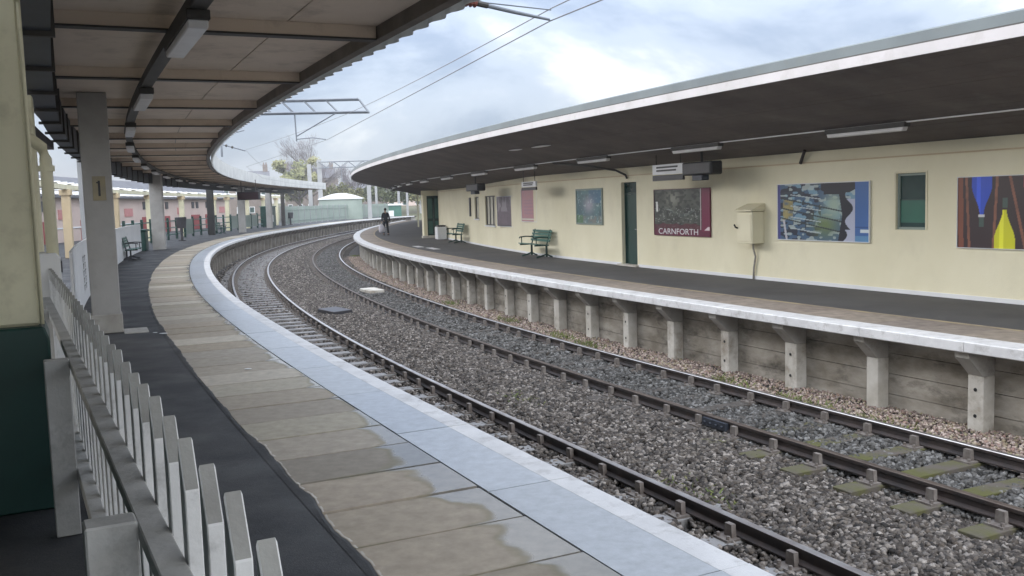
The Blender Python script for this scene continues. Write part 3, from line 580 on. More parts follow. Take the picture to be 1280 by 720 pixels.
# ================================================================== PICKET FENCE
def fline(s):                                                        # straight run of the fence
    return Vector((-0.412, 1.544, 0)), Vector((-0.46728, 0.88411, 0))
FA, FD = fline(0); FN = Vector((FD.y, -FD.x, 0))                      # to the right, towards the track
def FP(l, q, z): p = FA+FD*l+FN*q; return (p.x, p.y, z)
ft = thing('picket_fence', 'grey white picket fence with slanted tops in the left foreground', 'fence', FP(1, 0, 0))
def fbx(l0, l1, q0, q1, z0, z1, mb, top=None):
    V = [FP(l, q, z) for z in (z0, z1) for q in (q0, q1) for l in (l0, l1)]
    if top is not None: V[4] = FP(l0, q0, z1-top); V[6] = FP(l0, q1, z1-top)
    return mb.add(V, [(0, 2, 3, 1), (4, 5, 7, 6), (0, 1, 5, 4), (2, 6, 7, 3), (0, 4, 6, 2), (1, 3, 7, 5)])
l = -0.834
while l < 14.2:
    x = MB(); j = random.uniform(-0.012, 0.012); fbx(l+j-0.035, l+j+0.035, -0.0255, 0.011, 0.03, 1.36+random.uniform(-0.008, 0.008), x, 0.12); x.mi[1] = 1
    x.build('picket', ['fence', 'shaded_end_grain'], ft, world=True, bevel=0.003); l += 0.278
for z0, z1 in ((1.0, 1.05), (0.33, 0.40)):
    x = MB(); fbx(-1.6, 14.3, -0.098, -0.0262, z0, z1, x); x.build('rail', 'fence_grey', ft, world=True, bevel=0.004)
for l in (1.25, 4.6, 7.9, 11.2):
    x = MB(); fbx(l-0.05, l+0.05, -0.235, -0.0985, 0.0, 1.06, x); x.build('support_post', 'fence_grey', ft, world=True, bevel=0.006)
# long white hoarding behind the column
ht = thing('hoarding', 'long plain white hoarding behind the grey column on the left platform', 'hoarding', W(36, -3.3, 0))
def hb(s): return -3.02-0.14*max(0, (s-27)/10)-0.02*max(0, s-37)
sl = [17.8, 22.4, 27.0, 31.6, 36.2, 40.8, 45.4, 50.2]
for a, c in zip(sl[:-1], sl[1:]):
    x = MB(); ss = np.linspace(a+0.006, c-0.006, 4); V = []; F = []
    for q in ss:
        for (d, z) in ((0, 0.02), (0.04, 0.02), (0.04, 1.32), (0, 1.32)): V.append(W(q, hb(q)-d, z))
    for i in range(3):
        for j in range(4): kk = (j+1) % 4; F.append((4*i+j, 4*i+4+j, 4*i+4+kk, 4*i+kk))
    F += [(0, 1, 2, 3), (15, 14, 13, 12)]
    x.add(V, F); pnl = x.build('board_panel', 'white', ht, world=True)
    if a == 22.4:                                                    # dark vertical lettering, too blurred to read
        m = MB()
        for q in (23.3, 24.0):
            for i in range(5):
                z = 0.98-0.15*i; o = hb(q)+0.006; wv = 0.16 if i % 2 else 0.22
                for (da, db, dz0, dz1) in ((-wv, wv, 0.0, 0.03), (-wv, -wv+0.08, -0.08, 0.03), (0.02, 0.09, -0.09, 0.0)):
                    m.add([W(q+da, o, z+dz0), W(q+db, o, z+dz0), W(q+db, o, z+dz1), W(q+da, o, z+dz1)], [(0, 1, 2, 3)])
        m.build('lettering', 'charcoal', pnl, fix=False)

# ================================================================== NEAR LEFT STRUCTURE
t = thing('building_pillar', 'large cream pillar with dark green plinth at the left edge', 'pillar', W(8.6, -3.9, 0))
x = MB(); x.sweep([(-4.6, 1.2), (-3.245, 1.2), (-3.245, 5.0), (-4.6, 5.0)], [8.38, 8.75]); x.build('shaft', 'cream_paint', t, world=True, bevel=0.02)
x = MB(); x.sweep([(-4.62, 0.0), (-3.205, 0.0), (-3.205, 1.12), (-3.23, 1.199), (-4.62, 1.199)], [8.30, 8.80]); x.build('plinth', 'green', t, world=True, bevel=0.012)
x = MB(); x.tube([W(8.365, -3.24, 1.21), W(8.365, -3.24, 5.0)], 0.014, 8); x.build('corner_bead', 'cream_paint', t, world=True, smooth=True)
x = MB(); x.tube([W(8.365, -3.52, 2.02), W(8.378, -3.52, 2.02)], 0.016, 10); x.build('bolt', 'rust', t, world=True)
t = thing('added_side_building', 'unseen dark green wall added to shade the left foreground, under a dark roof', 'building', W(4, -5.2, 0))
x = MB(); x.sweep([(-5.3, 0.0), (-5.1, 0.0), (-5.1, 3.3), (-5.3, 3.3)], lin(-8, 8.3, 1.0)); x.build('wall', 'green', t, world=True)  # out of view, added to keep light off the left foreground
x = MB(); x.sweep([(-9.0, 3.42), (-3.61, 3.42), (-3.61, 3.6), (-9.0, 3.75)], lin(-8, 26, 1.0)); x.build('roof', 'soffit_dark', t, world=True)  # roof seen past the pillar, run back unseen to cut light from the left
x = MB(); x.fbox(14.4, 17.0, -9.0, -5.4, 0, 3.41); x.build('end_wall', 'cream_paint', t, world=True)
t = thing('drainpipe', 'cream drainpipe with a bend at the top beside the cream pillar', 'drainpipe', W(12.7, -3.17, 1.05))
x = MB(); P = [W(12.7, -3.17, 1.05), W(12.7, -3.17, 2.5), W(12.68, -3.20, 2.62), W(12.6, -3.30, 2.70), W(12.4, -3.55, 2.76), W(12.2, -3.9, 2.80)]; x.tube(P, 0.062, 12); x.build('pipe', 'cream_paint', t, world=True, smooth=True)
for z in (1.35, 2.4): x = MB(); x.tube([W(12.7, -3.17, z-0.03), W(12.7, -3.17, z+0.03)], 0.082, 12); x.build('collar', 'cream_paint', t, world=True)
x = MB(); x.fbox(13.9, 14.25, -3.75, -3.28, 0.0, 3.3); tag(x.build('post', 'cream_paint', bevel=0.015), 'slim cream post behind the drainpipe', 'post')
x = MB(); x.fbox(12.5, 13.5, -3.9, -3.09, 0.0, 1.03); tag(x.build('plinth_block', 'concrete', bevel=0.02), 'grey concrete block behind the fence carrying the white cabinet', 'block')
t = thing('utility_cabinet', 'small white round topped cabinet beside the near end of the hoarding', 'cabinet', W(12.85, -3.3, 1.03))
x = MB(); x.sweep([(-3.5, 1.031), (-3.1, 1.031), (-3.1, 1.45), (-3.14, 1.51), (-3.46, 1.51), (-3.5, 1.45)], [12.58, 13.1]); x.build('case', 'white_metal', t, world=True, bevel=0.01)
x = MB(); x.sweep([(-3.1, 1.3), (-3.085, 1.3), (-3.085, 1.42), (-3.1, 1.42)], [12.6, 12.95]); x.build('vent', 'charcoal', t, world=True)

# ================================================================== PLATFORM FURNITURE, LEFT
def bench(lab, s, o, face, grp='platform benches', L=1.75, m1='green_light', m2='green'):
    """local x along the bench, seat opens towards -y"""
    t = thing('bench', lab, 'bench', W(s, o, 0), rotz(s)+(0 if face > 0 else math.pi), grp)
    x = MB()
    for i in range(5): x.box(-L/2, L/2, -0.42+0.092*i, -0.42+0.092*i+0.075, 0.435-0.008*i, 0.462-0.008*i)
    x.build('seat', m1, t, bevel=0.004)
    x = MB()
    for i in range(4):
        z = 0.52+0.10*i; y = 0.04+0.028*i; x.box(-L/2, L/2, y, y+0.025, z, z+0.08)
    x.build('backrest', m1, t, bevel=0.004)
    for q in (-L/2+0.18, L/2-0.18):
        e = MB(); e.box(q-0.025, q+0.025, -0.03, 0.03, 0.03, 0.44); e.box(q-0.03, q+0.03, -0.42, 0.06, 0.385, 0.43)
        e.tube([(q, -0.36, 0.02), (q, -0.2, 0.05), (q, 0, 0.12), (q, 0.12, 0.05), (q, 0.2, 0.02)], 0.028, 6)
        e.tube([(q, 0.01, 0.42), (q, 0.06, 0.6), (q, 0.15, 0.92)], 0.024, 6)
        fr2 = e.build('leg_frame', m2, t)
        a = MB(); a.tube([(q, 0.06, 0.66), (q, -0.2, 0.68), (q, -0.42, 0.66), (q, -0.44, 0.62)], 0.024, 6); a.tube([(q, -0.36, 0.43), (q, -0.36, 0.66)], 0.018, 6); a.build('armrest', m2, fr2)
    return t
bench('green bench below the pink poster on the opposite platform', 31.0, 10.5, 1)
bench('green bench farther along the opposite platform near the white planter', 45.2, 11.1, 1, L=1.6)
bench('dark bench standing against the white hoarding on the left platform', 42.3, -3.18, -1, L=1.8, m2='charcoal')
bench('green bench beyond the black column on the left platform', 78.5, -4.3, -1)
def bin_(lab, s, o, h, grp='litter bins'):
    t = thing('litter_bin', lab, 'litter bin', W(s, o, 0), 0, grp)
    x = MB(); x.tube([(0, 0, 0), (0, 0, 0.05)], 0.24, 14); x.tube([(0, 0, 0.05), (0, 0, h*0.55)], 0.09, 10); x.build('stand', 'charcoal', t)
    x = MB(); x.tube([(0, 0, h*0.55), (0, 0, h)], [0.27, 0.33], 14); x.build('bucket', 'charcoal', t)
    x = MB(); x.tube([(0, 0, h), (0, 0, h+0.05)], [0.345, 0.30], 14); x.build('rim', 'black', t)
bin_('dark litter bin on a stem in front of the pale building', 64.3, -3.8, 1.45)
bin_('dark litter bin at the far end of the left platform', 106.5, -4.4, 1.3)
t = thing('equipment_cabinet', 'dark green cabinet at the far end of the left canopy', 'cabinet', W(99, -4.9, 0), rotz(99))
x = MB(); x.box(-1.1, 1.1, -0.5, 0.5, 0.05, 2.0); x.build('case', 'green', t, bevel=0.02)
x = MB(); x.box(-1.18, 1.18, -0.58, 0.58, 2.002, 2.09); x.build('lid', 'green_light', t)
x = MB(); x.box(0.1, 0.95, 0.503, 0.53, 0.5, 1.2); x.build('notice', 'white', t)
# green railing panels in front of the pale building
t = thing('railing', 'green panel railing behind the columns of the left platform', 'railing', W(78, -5.2, 0))
s = 55.0
while s < 100:
    x = MB(); x.fbox(s-0.07, s+0.07, -5.27, -5.13, 0, 1.45); x.build('railing_post', 'green', t, world=True)
    x = MB(); z0 = 0.2
    if int(s) % 7 < 4 and s > 66: x.fbox(s+0.09, s+2.31, -5.23, -5.17, 0.2, 1.3); x.build('panel', 'greygreen', t, world=True)
    else:
        for zz in (0.3, 0.75, 1.2): x.fbox(s+0.09, s+2.31, -5.22, -5.18, zz, zz+0.07)
        x.build('bar', 'green_light', t, world=True)
    s += 2.4
t = thing('planter', 'dark green planter box beside the second grey column', 'planter', W(51.0, -3.75, 0), rotz(51))
x = MB(); x.box(-0.45, 0.45, -0.3, 0.3, 0, 0.95); x.build('tub', 'green', t, bevel=0.03)
x = MB(); x.box(-0.5, 0.5, -0.35, 0.35, 0.951, 1.05); x.build('rim', 'green', t, bevel=0.02)
for s, o, r in ((17.1, -1.79, 0.05), (12.97, -1.17, 0.035), (17.3, -1.9, 0.03)):
    x = MB(); x.ball((0, 0, 0.006), r, 8, 4, (1.4, 0.8, 0.15)); o_ = x.build('litter_scrap', 'white'); o_.location = W(s, o, 0.002); tag(o_, 'tiny white scrap lying on the left platform', 'litter', 'white scraps on the left platform')

# ================================================================== STATION BUILDING, OPPOSITE PLATFORM
SB = (-6.0, 53.5)
bt = thing('station_building', 'long cream rendered station building behind the opposite platform', 'building', W(24, 11, 0))
OPEN = [(24.11, 25.04, -1, 2.32), (13.6, 14.3, 1.17, 2.19), (37.97, 39.95, 0.91, 2.13), (41.4, 42.36, 1.15, 2.12)]
def sweep_o(b, s0, s1, da, db, z0, z1, mi=0, st=1.0):
    ss = lin(s0, s1, st); V = []; F = []
    for q in ss:
        w = ow(q)
        for (d, z) in ((da, z0), (db, z0), (db, z1), (da, z1)): V.append(W(q, w+d, z))
    for i in range(len(ss)-1):
        for j in range(4): k = (j+1) % 4; F.append((4*i+j, 4*i+4+j, 4*i+4+k, 4*i+k))
    n = len(ss); F += [(0, 1, 2, 3), (4*n-1, 4*n-2, 4*n-3, 4*n-4)]
    return b.add(V, F, mi)
b = MB(); cur = SB[0]
for (a, c, z0, z1) in sorted(OPEN):
    sweep_o(b, cur, a, 0, 0.3, -0.1, 2.72)
    if z0 > 0: sweep_o(b, a, c, 0, 0.3, -0.1, z0)
    sweep_o(b, a, c, 0, 0.3, z1, 2.72); cur = c
sweep_o(b, cur, SB[1], 0, 0.3, -0.1, 2.72)
b.build('wall', 'cream', bt, world=True)
b = MB(); sweep_o(b, SB[0], SB[1], 5.0, 5.3, -0.1, 3.2); sweep_o(b, SB[0], SB[0]+0.3, 0.31, 4.99, -0.1, 3.0); sweep_o(b, SB[1]-0.3, SB[1], 0.31, 4.99, -0.1, 3.0)
b.build('rear_wall', 'cream', bt, world=True)
b = MB(); sweep_o(b, SB[0], SB[1], 0.302, 1.2, 2.2, 2.3); sweep_o(b, SB[0], SB[1], 0.8, 1.0, -0.1, 2.19); b.build('inner_partition', 'charcoal', bt, world=True)
b = MB(); sweep_o(b, SB[0], SB[1], 0.4, 5.4, 3.21, 3.4); b.build('roof', 'felt', bt, world=True)
b = MB(); sweep_o(b, SB[0], 53.2, -0.018, -0.001, 2.515, 2.718); b.build('frieze', 'frieze', bt, world=True)
b = MB(); sweep_o(b, SB[0], 53.2, -0.03, -0.001, 2.488, 2.512); b.build('moulding', 'cream_warm', bt, world=True)
b = MB(); sweep_o(b, SB[0], 24.05, -0.02, -0.001, 0.0, 0.075); sweep_o(b, 25.1, 53.2, -0.02, -0.001, 0.0, 0.075); b.build('skirting', 'white', bt, world=True)
# door
b = MB(); sweep_o(b, 24.15, 25.0, 0.13, 0.18, 0.02, 1.98); d = b.build('door', 'green', bt, world=True)
def sub(o, par): return o
b = MB()
for (z0, z1) in ((0.2, 0.95), (1.1, 1.85)): sweep_o(b, 24.27, 24.88, 0.118, 0.129, z0, z1)
sub(b.build('door_panel', 'green', d), d)
b = MB(); b.tube([W(24.24, ow(24)+0.12, 1.02), W(24.24, ow(24)+0.07, 1.02), W(24.36, ow(24)+0.07, 1.02)], 0.012, 8); sub(b.build('handle', 'galv', d), d)
b = MB(); sweep_o(b, 24.15, 25.0, 0.14, 0.16, 2.03, 2.28); b.build('transom_window', 'glass_dark', bt, world=True)
b = MB(); sweep_o(b, 24.111, 24.149, 0.1, 0.2, 0.0, 2.315); sweep_o(b, 25.001, 25.039, 0.1, 0.2, 0.0, 2.315); sweep_o(b, 24.15, 25.0, 0.1, 0.2, 1.985, 2.025); sweep_o(b, 24.15, 25.0, 0.1, 0.2, 2.282, 2.318); b.build('door_frame', 'green', bt, world=True)
b = MB(); sweep_o(b, 24.0, 25.15, -0.12, 0.09, 0.0, 0.045); b.build('doorstep', 'concrete_post', bt, world=True)
# windows: frame, pane (and green blind), sill
def window(a, c, z0, z1, blind, nm, mf):
    f = MB(); w = 0.045
    sweep_o(f, a+0.001, a+w, 0.04, 0.12, z0+0.001, z1-0.001); sweep_o(f, c-w, c-0.001, 0.04, 0.12, z0+0.001, z1-0.001)
    sweep_o(f, a+w, c-w, 0.04, 0.12, z0+0.001, z0+w); sweep_o(f, a+w, c-w, 0.04, 0.12, z1-w, z1-0.001)
    for q in range(1, nm): m = a+(c-a)*q/nm; sweep_o(f, m-0.025, m+0.025, 0.045, 0.115, z0+w, z1-w)
    wn = f.build('window', mf, bt, world=True)
    p = MB(); sweep_o(p, a+w, c-w, 0.075, 0.085, z0+w, z1-w); sub(p.build('pane', 'blind' if blind == 2 else 'curtain' if blind == 3 else 'glass_dark', wn), wn)
    if blind == 1:
        p = MB(); sweep_o(p, a+w+0.01, c-w-0.01, 0.062, 0.072, z0+w+0.08, z0+(z1-z0)*0.52); sub(p.build('lower_panel', 'blind', wn), wn)
        p = MB(); sweep_o(p, a+w, c-w, 0.055, 0.074, z0+(z1-z0)*0.52, z0+(z1-z0)*0.52+0.02); sub(p.build('glazing_bar', 'green', wn), wn)
    if blind != 1:
        p = MB(); sweep_o(p, a-0.05, c+0.05, -0.05, 0.04, z0-0.05, z0-0.001); sub(p.build('sill', 'white', wn), wn)
    p = MB(); sweep_o(p, a-0.035, a-0.001, -0.012, -0.001, z0, z1+0.035); sweep_o(p, c+0.001, c+0.035, -0.012, -0.001, z0, z1+0.035); sweep_o(p, a-0.001, c+0.001, -0.012, -0.001, z1+0.001, z1+0.035); sub(p.build('frame', 'frieze', wn), wn)
window(13.6, 14.3, 1.17, 2.19, 1, 1, 'greygreen')
window(37.97, 39.95, 0.91, 2.13, 3, 3, 'charcoal')
window(41.4, 42.36, 1.15, 2.12, 3, 1, 'charcoal')
# end bay with the green double doors
b = MB()
def F2(s, o0, o1, z0, z1, s1, mb): return mb.fbox(s, s1, o0, o1, z0, z1)
b.fbox(53.8, 54.7, 10.66, 10.86, 0, 2.55); b.fbox(53.8, 54.7, 11.62, 12.2, 0, 2.55); b.fbox(53.8, 54.7, 10.861, 11.619, 2.32, 2.55); b.fbox(54.5, 54.69, 10.861, 11.619, 0.0, 2.319)
b.build('end_bay', 'cream', bt, world=True)
b = MB(); b.fbox(53.7, 53.799, 10.55, 12.25, 2.36, 2.6); b.build('bay_cornice', 'frieze', bt, world=True)
for o0, o1 in ((10.865, 11.235), (11.245, 11.615)):
    b = MB(); b.fbox(53.95, 54.0, o0, o1, 0.02, 2.3); d = b.build('door', 'green', bt, world=True)
    b = MB()
    for z0, z1 in ((0.2, 0.9), (1.05, 2.15)): b.fbox(53.935, 53.949, o0+0.07, o1-0.07, z0, z1)
    sub(b.build('door_panel', 'green_light' , d), d)
b = MB(); b.fbox(53.2, 53.7, 10.5, 12.1, 0.0, 0.12); b.build('doorstep', 'concrete_post', bt, world=True)

# canopy of the opposite platform
kt = thing('platform_canopy', 'wide dark boarded canopy with a white edge over the opposite platform', 'canopy', W(24, 10.7, 0))
SC = lin(-8, 118, 0.8); 
def zs_(o): return 3.615-(o-6.98)*(3.615-2.725)/(10.775-6.98)
b = MB()
oo = np.linspace(6.985, 11.5, 31)
for a, c in zip(oo[:-1], oo[1:]):                                    # boards running along the canopy
    dz = random.uniform(-0.003, 0.003); b.sweep([(a+0.004, zs_(a)+dz), (c-0.004, zs_(c)+dz), (c-0.004, zs_(c)+0.03), (a+0.004, zs_(a)+0.03)], lin(-8, 118, 1.6), mi=0)
b.build('soffit', 'soffit_dark', kt, world=True)
b = MB(); b.sweep([(6.985, 3.66), (11.6, 2.60), (11.6, 2.9), (6.985, 3.735)], SC); b.build('deck', 'steel_dark', kt, world=True)
b = MB(); b.sweep([(6.935, 3.605), (6.98, 3.605), (6.98, 3.745), (6.935, 3.745)], SC); b.build('fascia', 'fascia_white', kt, world=True)
b = MB(); b.sweep([(6.945, 3.747), (7.05, 3.747), (7.05, 3.765), (6.945, 3.765)], SC); b.build('drip_edge', 'black', kt, world=True)
b = MB(); b.sweep([(6.95, 3.767), (16.3, 3.45), (16.3, 3.52), (7.02, 3.93), (6.95, 3.90)], SC); b.build('roof_edge', 'felt', kt, world=True)
for s in (80, 94, 108):
    b = MB(); b.fbox(s-0.06, s+0.06, 11.2, 11.32, 0, 2.63); b.build('column', 'cream_paint', kt, world=True)
x = MB(); x.sweep([(9.50, 2.99), (9.56, 2.99), (9.56, 3.012), (9.50, 3.012)], lin(-4, 110, 1.0)); tag(x.build('cable_trunking', 'diffuser'), 'thin pale conduit linking the lamps under the opposite canopy', 'trunking')
for k in range(14):
    s = 8.6+5.2*k if k < 14 else 0
    lamp('ceiling_light', ORD[k]+' strip light under the opposite canopy', 'strip lights under the opposite canopy', s, 9.53, 2.895, 1.75, 0.14)
# peeled paint patches on the soffit, modelled as flat pale ovals
for k, (s, o) in enumerate(((24.6, 8.2), (26.4, 8.15))):
    x = MB(); x.ball((0, 0, 0), 0.3, 14, 4, (2.0 if k == 0 else 1.4, 0.55, 0.05)); o_ = x.build('soffit_patch', 'diffuser', smooth=True); o_.location = W(s, o, zs_(o)-0.01); o_.rotation_euler = (0, 0, rotz(s)); tag(o_, ['long', 'short'][k]+' pale oval patch of peeled paint on the boarded soffit above the green door', 'fitting')
# small strut and curved conduit on the wall
x = MB(); x.tube([W(16.9, 10.72, 2.50), W(16.65, 10.62, 2.74)], 0.035, 8); tag(x.build('bracket', 'rust'), 'small dark bracket on the frieze above the blue and green poster', 'bracket')
x = MB(); x.tube([W(24.6, 10.74, 2.42), W(24.6, 10.70, 2.52), W(24.9, 10.55, 2.66), W(25.8, 10.1, 2.83), W(27.2, 9.6, 2.97)], 0.03, 8); tag(x.build('conduit', 'steel_dark', smooth=True), 'dark curved conduit from the soffit to the wall above the green door', 'conduit')

# ------------------------------------------------------------------ posters: printed colour held per point of a fine grid
def vnoise(seed, n=12):
    r = np.random.default_rng(seed); G = r.random((n+2, n+2))
    def f(u, v, k=1.0):
        u = (u*k*n) % n; v = (v*k*n) % n; i = u.astype(int); j = v.astype(int); a = u-i; c = v-j; a = a*a*(3-2*a); c = c*c*(3-2*c)
        return (G[j, i]*(1-a)+G[j, i+1]*a)*(1-c)+(G[j+1, i]*(1-a)+G[j+1, i+1]*a)*c
    return f
def lerp(C, col, m): m = np.clip(m, 0, 1)[..., None]; return C*(1-m)+np.array(col)*m
def poster(name, lab, s0, s1, z0, z1, art, nx=190, ny=110, frame=None, fw=0.03):
    s = (s0+s1)/2; o = ow(s); w = abs(s1-s0); h = z1-z0
    t = thing(name, lab, 'poster', W(s, o-0.024, z0), rotz(s))
    if frame: 
        b = MB(); y0, y1 = -0.014, 0.022
        b.box(-w/2-fw, w/2+fw, y0, y1, -fw, -0.001); b.box(-w/2-fw, w/2+fw, y0, y1, h+0.001, h+fw); b.box(-w/2-fw, -w/2-0.001, y0, y1, 0, h); b.box(w/2+0.001, w/2+fw, y0, y1, 0, h); b.build('frame', frame, t)
    u, v = np.meshgrid(np.linspace(0, 1, nx), np.linspace(0, 1, ny)); C = np.clip(art(u, v), 0.004, 0.9)
    V = np.stack([-w/2+u*w, np.zeros_like(u), v*h], -1).reshape(-1, 3)
    b = MB(); F = [(j*nx+i, j*nx+i+1, (j+1)*nx+i+1, (j+1)*nx+i) for j in range(ny-1) for i in range(nx-1)]
    V2 = [(-w/2, 0.02, 0), (w/2, 0.02, 0), (w/2, 0.02, h), (-w/2, 0.02, h)]
    n = len(V); Fb = [(n+3, n+2, n+1, n), (0, nx-1, n+1, n), (nx-1, nx*ny-1, n+2, n+1), (nx*ny-1, nx*(ny-1), n+3, n+2), (nx*(ny-1), 0, n, n+3)]
    b.add(list(map(tuple, V))+V2, F+Fb); o_ = b.build('print', 'print', t, fix=False)
    at = o_.data.color_attributes.new('ink', 'FLOAT_COLOR', 'POINT'); A = np.ones((n+4, 4), np.float32); A[:n, :3] = C.reshape(-1, 3); A[n:, :3] = 0.3
    at.data.foreach_set('color', A.reshape(-1)); return t, o_, w, h
def art_station(u, v):
    n = vnoise(1); n2 = vnoise(2, 24); C = np.zeros(u.shape+(3,))+np.array([0.035, 0.04, 0.035])
    C = lerp(C, (0.10, 0.11, 0.095), n(u, v)*0.9); C = lerp(C, (0.3, 0.31, 0.26), np.exp(-(((u-0.35)/0.12)**2+((v-0.78)/0.16)**2))*0.8)
    C = lerp(C, (0.22, 0.26, 0.24), (np.abs(v-0.52-0.08*np.sin(u*9)) < 0.03)*(u > 0.2)*(u < 0.75)*n2(u, v)); C = lerp(C, (0.02, 0.025, 0.025), (n2(u, v) > 0.62)*0.7)
    C = lerp(C, (0.3, 0.32, 0.3), (n2(u, v, 1.7) > 0.8)*(v < 0.6)*0.7)
    C = lerp(C, (0.75, 0.76, 0.74), (np.abs(u-0.05-0.03*(0.7-v)) < 0.018)*(v > 0.52)*(v < 0.74)); C = lerp(C, (0.10, 0.015, 0.03), (v < 0.2+0.08*n(u*1.0, v))*0.8)
    C = lerp(C, (0.12, 0.012, 0.04), (v < 0.13)*1.0); C = lerp(C, (0.55, 0.5, 0.5), (np.abs(u-0.845) < 0.006)*(v > 0.13)); C = lerp(C, (0.17, 0.015, 0.055), (u > 0.86)*(v > 0.1)); C = lerp(C, (0.7, 0.6, 0.62), (u > 0.91)*(v > 0.12)*(v < 0.2)*(v-0.12 < (u-0.9)*1.2)); return C
def art_engine(u, v):
    n = vnoise(5); n2 = vnoise(6, 20); C = np.zeros(u.shape+(3,))+np.array([0.05, 0.11, 0.20])
    C = lerp(C, (0.18, 0.33, 0.45), (n(u, v) > 0.5)*(v > 0.35)*0.9); C = lerp(C, (0.012, 0.014, 0.03), (n2(u, v) > 0.56)*(u < 0.5)*0.9)
    C = lerp(C, (0.42, 0.5, 0.5), (n2(u+0.3, v) > 0.72)*0.8); C = lerp(C, (0.35, 0.3, 0.12), (np.abs(u-0.12) < 0.06)*(v > 0.35)*(v < 0.72)*n2(u, v)*1.2)
    C = lerp(C, (0.14, 0.20, 0.08), np.exp(-(((u-0.55)/0.13)**2+((v-0.28)/0.22)**2))); C = lerp(C, (0.34, 0.44, 0.36), np.exp(-(((u-0.64)/0.09)**2+((v-0.62)/0.2)**2)))
    for k in range(7): C = lerp(C, (0.03, 0.045, 0.05), np.abs(v-(0.75-0.09*k)+0.35*(u-0.3)) < 0.012+0.0*u) if k % 2 else lerp(C, (0.45, 0.52, 0.55), (np.abs(v-(0.8-0.1*k)+0.25*(u-0.2)) < 0.008)*(u > 0.15)*(u < 0.5))
    e = 0.80+0.04*np.sin(v*14)-0.06*(v < 0.2); C = lerp(C, (0.008, 0.01, 0.022), (u > 0.73-0.16*(v > 0.8)-0.1*np.abs(v-0.45))*(u < e)); C = lerp(C, (0.008, 0.01, 0.022), (v > 0.86+0.03*np.sin(u*30))*(u > 0.5)*(u < 0.86))
    C = lerp(C, (0.42, 0.45, 0.58), (u >= e)*(u < 0.86)*(v < 0.72)); C = lerp(C, (0.045, 0.13, 0.36), (u > 0.86)); C = lerp(C, (0.02, 0.07, 0.22), (u > 0.86)*(v < 0.25)*(v > 0.23)); C = lerp(C, (0.6, 0.68, 0.72), (u > 0.915)*(v > 0.15)*(v < 0.21)); C = lerp(C, (0.10, 0.25, 0.45), (u > 0.86)*(v < 0.1)); C = lerp(C, (0.07, 0.07, 0.26), u < 0.03); C = lerp(C, (0.5, 0.5, 0.55), (np.abs(u-0.07-0.1*(0.35-v)) < 0.012)*(v < 0.35)); return C
def art_flasks(u, v):
    n = vnoise(8, 16); C = np.zeros(u.shape+(3,))+np.array([0.028, 0.014, 0.02]); U_ = u*2.15
    C = lerp(C, (0.20, 0.06, 0.035), (np.abs(U_-0.04-0.02*(1-v)) < 0.045)); 
    for cx, sl in ((0.62, 0.05), (0.17, -0.06), (0.97, -0.25), (1.5, 0.05), (1.9, 0.1)): C = lerp(C, (0.26, 0.10, 0.06), (np.abs(U_-cx-sl*(v-0.5)) < 0.022)*(0.6+0.4*n(u, v)))
    for cx, up, col in ((0.40, 1, (0.015, 0.07, 0.55)), (0.77, 0, (0.62, 0.62, 0.015)), (1.22, 1, (0.35, 0.03, 0.05)), (1.6, 0, (0.02, 0.3, 0.2)), (1.95, 1, (0.5, 0.3, 0.03))):
        vv = v if up else 1-v; q_ = np.clip((vv-0.47)/0.42, 0, 1); w = 0.032+0.135*q_*q_*(3-2*q_); m = (np.abs(U_-cx) < w)*(vv > 0.46); C = lerp(C, col, m); C = lerp(C, tuple(min(1, q*1.7+0.03) for q in col), m*(np.abs(U_-cx+0.05) < 0.035)*0.6)
        C = lerp(C, (0.6, 0.6, 0.62), (np.abs(U_-cx) < 0.055)*(np.abs(vv-0.455) < 0.018)*(1 if up else 0)); C = lerp(C, (0.05, 0.09, 0.08), (np.abs(U_-cx) < 0.04)*(vv < 0.44)*(vv > 0.3))
    return C
def art_teal(u, v):
    n = vnoise(12); C = np.zeros(u.shape+(3,))+np.array([0.12, 0.24, 0.25]); C = lerp(C, (0.07, 0.13, 0.16), n(u, v)); C = lerp(C, (0.06, 0.16, 0.30), (v > 0.6)*(u > 0.5)*0.6)
    C = lerp(C, (0.36, 0.35, 0.42), np.exp(-(((u-0.5)/0.24)**2+((v-0.55)/0.28)**2)*1.5)); C = lerp(C, (0.22, 0.22, 0.2), (v < 0.22)*n(u, v)); C = lerp(C, (0.10, 0.2, 0.11), (v < 0.25)*(u < 0.25)); C = lerp(C, (0.5, 0.6, 0.6), (n(u, v, 2.0) > 0.85)*0.6); return C
def art_pink(u, v):
    n = vnoise(14, 20); C = np.zeros(u.shape+(3,))+np.array([0.50, 0.25, 0.26]); C = lerp(C, (0.42, 0.27, 0.33), n(u, v)*(v > 0.1)*(u < 0.7)*0.7); C = lerp(C, (0.65, 0.62, 0.55), (v < 0.09)*(v > 0.03)); C = lerp(C, (0.3, 0.2, 0.3), (np.sin(v*60) > 0.2)*(u > 0.15)*(u < 0.85)*(v < 0.65)*(v > 0.15)*0.35); return C
def art_purple(u, v):
    n = vnoise(16, 14); C = np.zeros(u.shape+(3,))+np.array([0.125, 0.10, 0.125]); C = lerp(C, (0.18, 0.14, 0.17), n(u, v)); C = lerp(C, (0.4, 0.38, 0.42), (v > 0.5)*(n(u*1.0, v*0.3) > 0.62)*0.55); C = lerp(C, (0.07, 0.06, 0.075), v < 0.05); return C
pt, po, w, h = poster('poster', 'dark station photograph poster with CARNFORTH in white along a maroon band', 20.42, 22.95, 0.91, 2.07, art_station, frame='maroon', fw=0.012)
me = text_mesh('CARNFORTH', 1.0, 0.001); co = np.empty(len(me.vertices)*3, np.float32); me.vertices.foreach_get('co', co); co = co.reshape(-1, 3)
